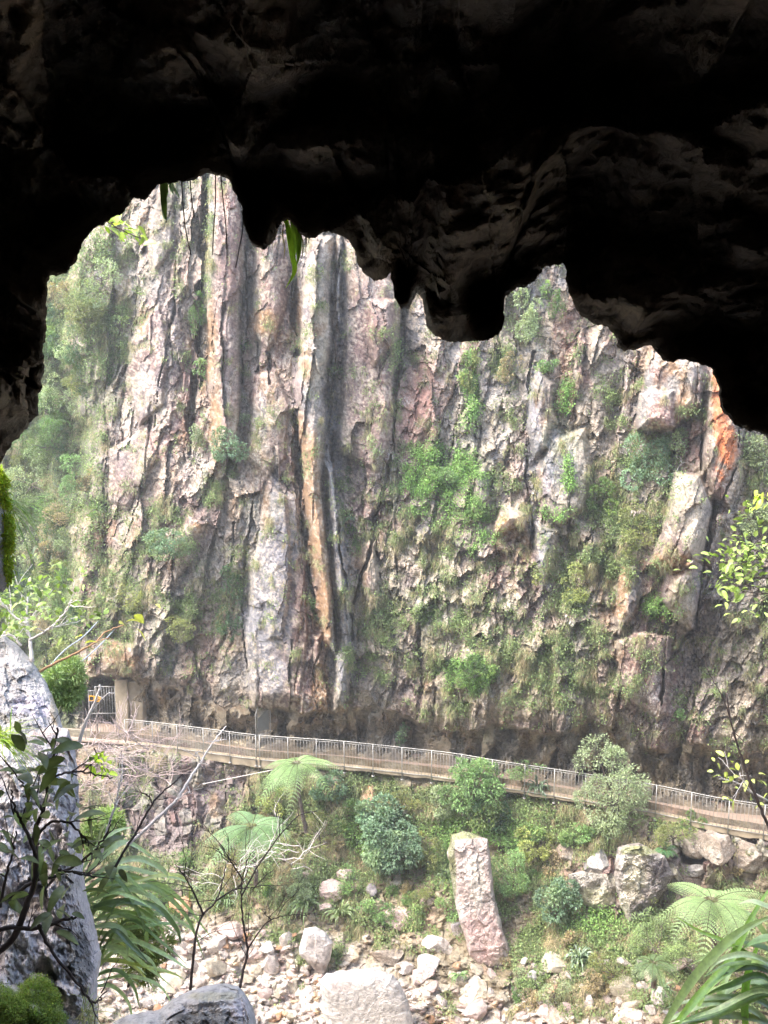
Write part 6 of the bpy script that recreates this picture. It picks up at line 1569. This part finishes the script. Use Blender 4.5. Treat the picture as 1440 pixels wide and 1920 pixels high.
branchy('leafy_bush', 'sprawling bush with yellow and green leaves above the pale slanting rock', 'bush', [([(60, 1240), (56, 1200), (50, 1160), (54, 1110)], 1.4, .4, .3), ([(56, 1200), (90, 1180), (120, 1150), (134, 1124)], .8, .3), ([(50, 1170), (20, 1150), (0, 1120)], .8, .3), ([(40, 1210), (20, 1190), (-20, 1180)], .8, .3)], 7.9, M_PALETWIG,
        dict(n=5, L=.08, col=(.22, .30, .09), spread=.10, asp=.5, dY=.25, at=[(20, 1100), (34, 1120), (8, 1130), (50, 1090), (66, 1104), (84, 1092), (100, 1096), (120, 1092), (26, 1150), (40, 1160), (60, 1150), (16, 1166), (34, 1180), (50, 1176), (80, 1140), (70, 1120), (6, 1150), (90, 1120)]), rad=.016, twigs=6, twig_len=.45)
branchy('leafy_branch', 'long orange-brown twig with a few yellow leaves slanting up towards the cliff', 'branch', [([(60, 1268), (100, 1245), (140, 1226), (176, 1206), (200, 1184), (232, 1172)], 1.2, .4, .6), ([(176, 1206), (190, 1200), (206, 1196)], .5, .3)], 8.2, plain_mat('orange_brown_twig', (.36, .20, .10), .7),
        dict(n=1, L=.12, col=(.50, .48, .12), spread=.04, asp=.6, tips=False, at=[(236, 1178), (240, 1172), (246, 1168), (176, 1200), (166, 1212), (160, 1210), (262, 1150), (290, 1136)]), rad=.014)
branchy('leafy_sprig', 'small yellow-green sprig dangling in front of the dead bush', 'sprig', [([(176, 1402), (186, 1424), (200, 1450)], .8, .3)], 8.0, M_DARKTWIG, dict(n=4, L=.11, col=(.40, .52, .06), spread=.05, asp=.45, at=[(176, 1424), (186, 1434), (194, 1448), (182, 1420), (190, 1440)]), rad=.010)

def feathery(label, x, y, rx, ry, Y, n, green, L):
    k = Y / F; c = at(x, y, Y)
    shrub('feathery_bush', label, 'bush', c, (rx * k, .7 * rx * k, ry * k), n, L, green, base=at(x - 10, y + ry, Y + .2), aspect=.16, clumps=14, spread=.42, sparse=.1, mat=M_GRASS)
feathery('feathery grey-green bush in front of the rock left of the tunnel', 112, 1285, 46, 50, 10, 3200, 'feather', .10)
feathery('loose feathery bush under the dead bush at the left end of the bank', 190, 1560, 44, 60, 11, 2600, 'feather', .11)
feathery('fine-leaved bush filling the gap behind the big strap leaves', 250, 1780, 70, 70, 9, 4200, 'yellow', .10)

def grass_tuft(label, x, y, Y, n, L, w, green, dirv):
    p = at(x, y, Y); c = p + rng.normal(0, .03, (n, 3)); d = unit(np.array(dirv, float) + rng.normal(0, .45, (n, 3)))
    v, f, cl = blade_strips(c, d, rng.uniform(.5, 1.2, n) * L, np.full(n, w), jcol(green, n, .2), rng.uniform(.2, .7, n), 7)
    root = empty('grass_tuft', p); tag(root, label, 'grass tuft', 'grass tufts on the near rocks')
    o = mesh_np('blades', v, f, M_GRASS, root, cl); localise(o, root)
grass_tuft('fine green grass tuft fanning right from the mossy left border rock', 10, 945, 5.8, 70, .42, .007, (.26, .38, .12), (1, 0, .1))
grass_tuft('low bright grass tuft on the ledge above the tall near rock', 0, 1384, 6.4, 90, .34, .009, (.30, .42, .06), (.9, -.1, .25))
grass_tuft('thin pale grass tuft at the foot of the tall near rock', 165, 1905, 5.6, 60, .30, .006, (.28, .30, .16), (.4, -.2, .6))

# ------------------------------------------------------------------ added volume imitating lens glare, lifting the dark tones
def glare_veil():
    m, nt_, nd, L = new_mat('veil_volume')
    pv = nd.new('ShaderNodeVolumePrincipled'); pv.inputs['Color'].default_value = (.95, .97, 1, 1); pv.inputs['Density'].default_value = VEIL_DENSITY
    pv.inputs['Anisotropy'].default_value = 0.1
    o = nd.new('ShaderNodeOutputMaterial'); L.new(pv.outputs[0], o.inputs['Volume'])
    b = MB(); b.box((-64, -34, -23), (64, 74, 40)); ob = b.build('glare_veil', m, None, col=False)
    tag(ob, 'added thin volume standing in for lens glare over the view', 'glare_veil', kind='stuff')
VEIL_DENSITY = .002
glare_veil()

# ================================================================== LIGHT, SKY, CAMERA
w = bpy.data.worlds.new('World'); scene.world = w; w.use_nodes = True
nt = w.node_tree; bg = nt.nodes['Background']
sky = nt.nodes.new('ShaderNodeTexSky'); sky.sky_type = 'NISHITA'; sky.sun_disc = False
SUN_EL, SUN_AZ = math.radians(56), math.radians(243)    # azimuth clockwise from +Y: behind us and to the left
sky.sun_elevation = SUN_EL; sky.sun_rotation = SUN_AZ; sky.air_density = 1.4; sky.dust_density = 3.0
nt.links.new(sky.outputs[0], bg.inputs[0]); bg.inputs[1].default_value = 0.15
sd = bpy.data.lights.new('sun', 'SUN'); sd.energy = 1.2; sd.angle = math.radians(28); sd.color = (1, .94, .86)
so = bpy.data.objects.new('sun', sd); link(so)
d = Vector((math.sin(SUN_AZ) * math.cos(SUN_EL), math.cos(SUN_AZ) * math.cos(SUN_EL), math.sin(SUN_EL)))
so.rotation_euler = d.to_track_quat('Z', 'Y').to_euler(); so.location = d * 60

cam = bpy.data.cameras.new('camera'); co = bpy.data.objects.new('camera', cam); link(co)
cam.sensor_fit = 'VERTICAL'; cam.angle = 2 * math.atan(960 / F); co.rotation_euler = (math.radians(90) + PITCH, 0, 0)
cam.clip_start = 0.05; cam.clip_end = 500
scene.camera = co
scene.view_settings.view_transform = 'Standard'; scene.view_settings.look = 'None'
scene.view_settings.exposure = 2.65; scene.view_settings.gamma = 1
try:
    scene.cycles.max_bounces = 6; scene.cycles.diffuse_bounces = 4
except Exception: pass
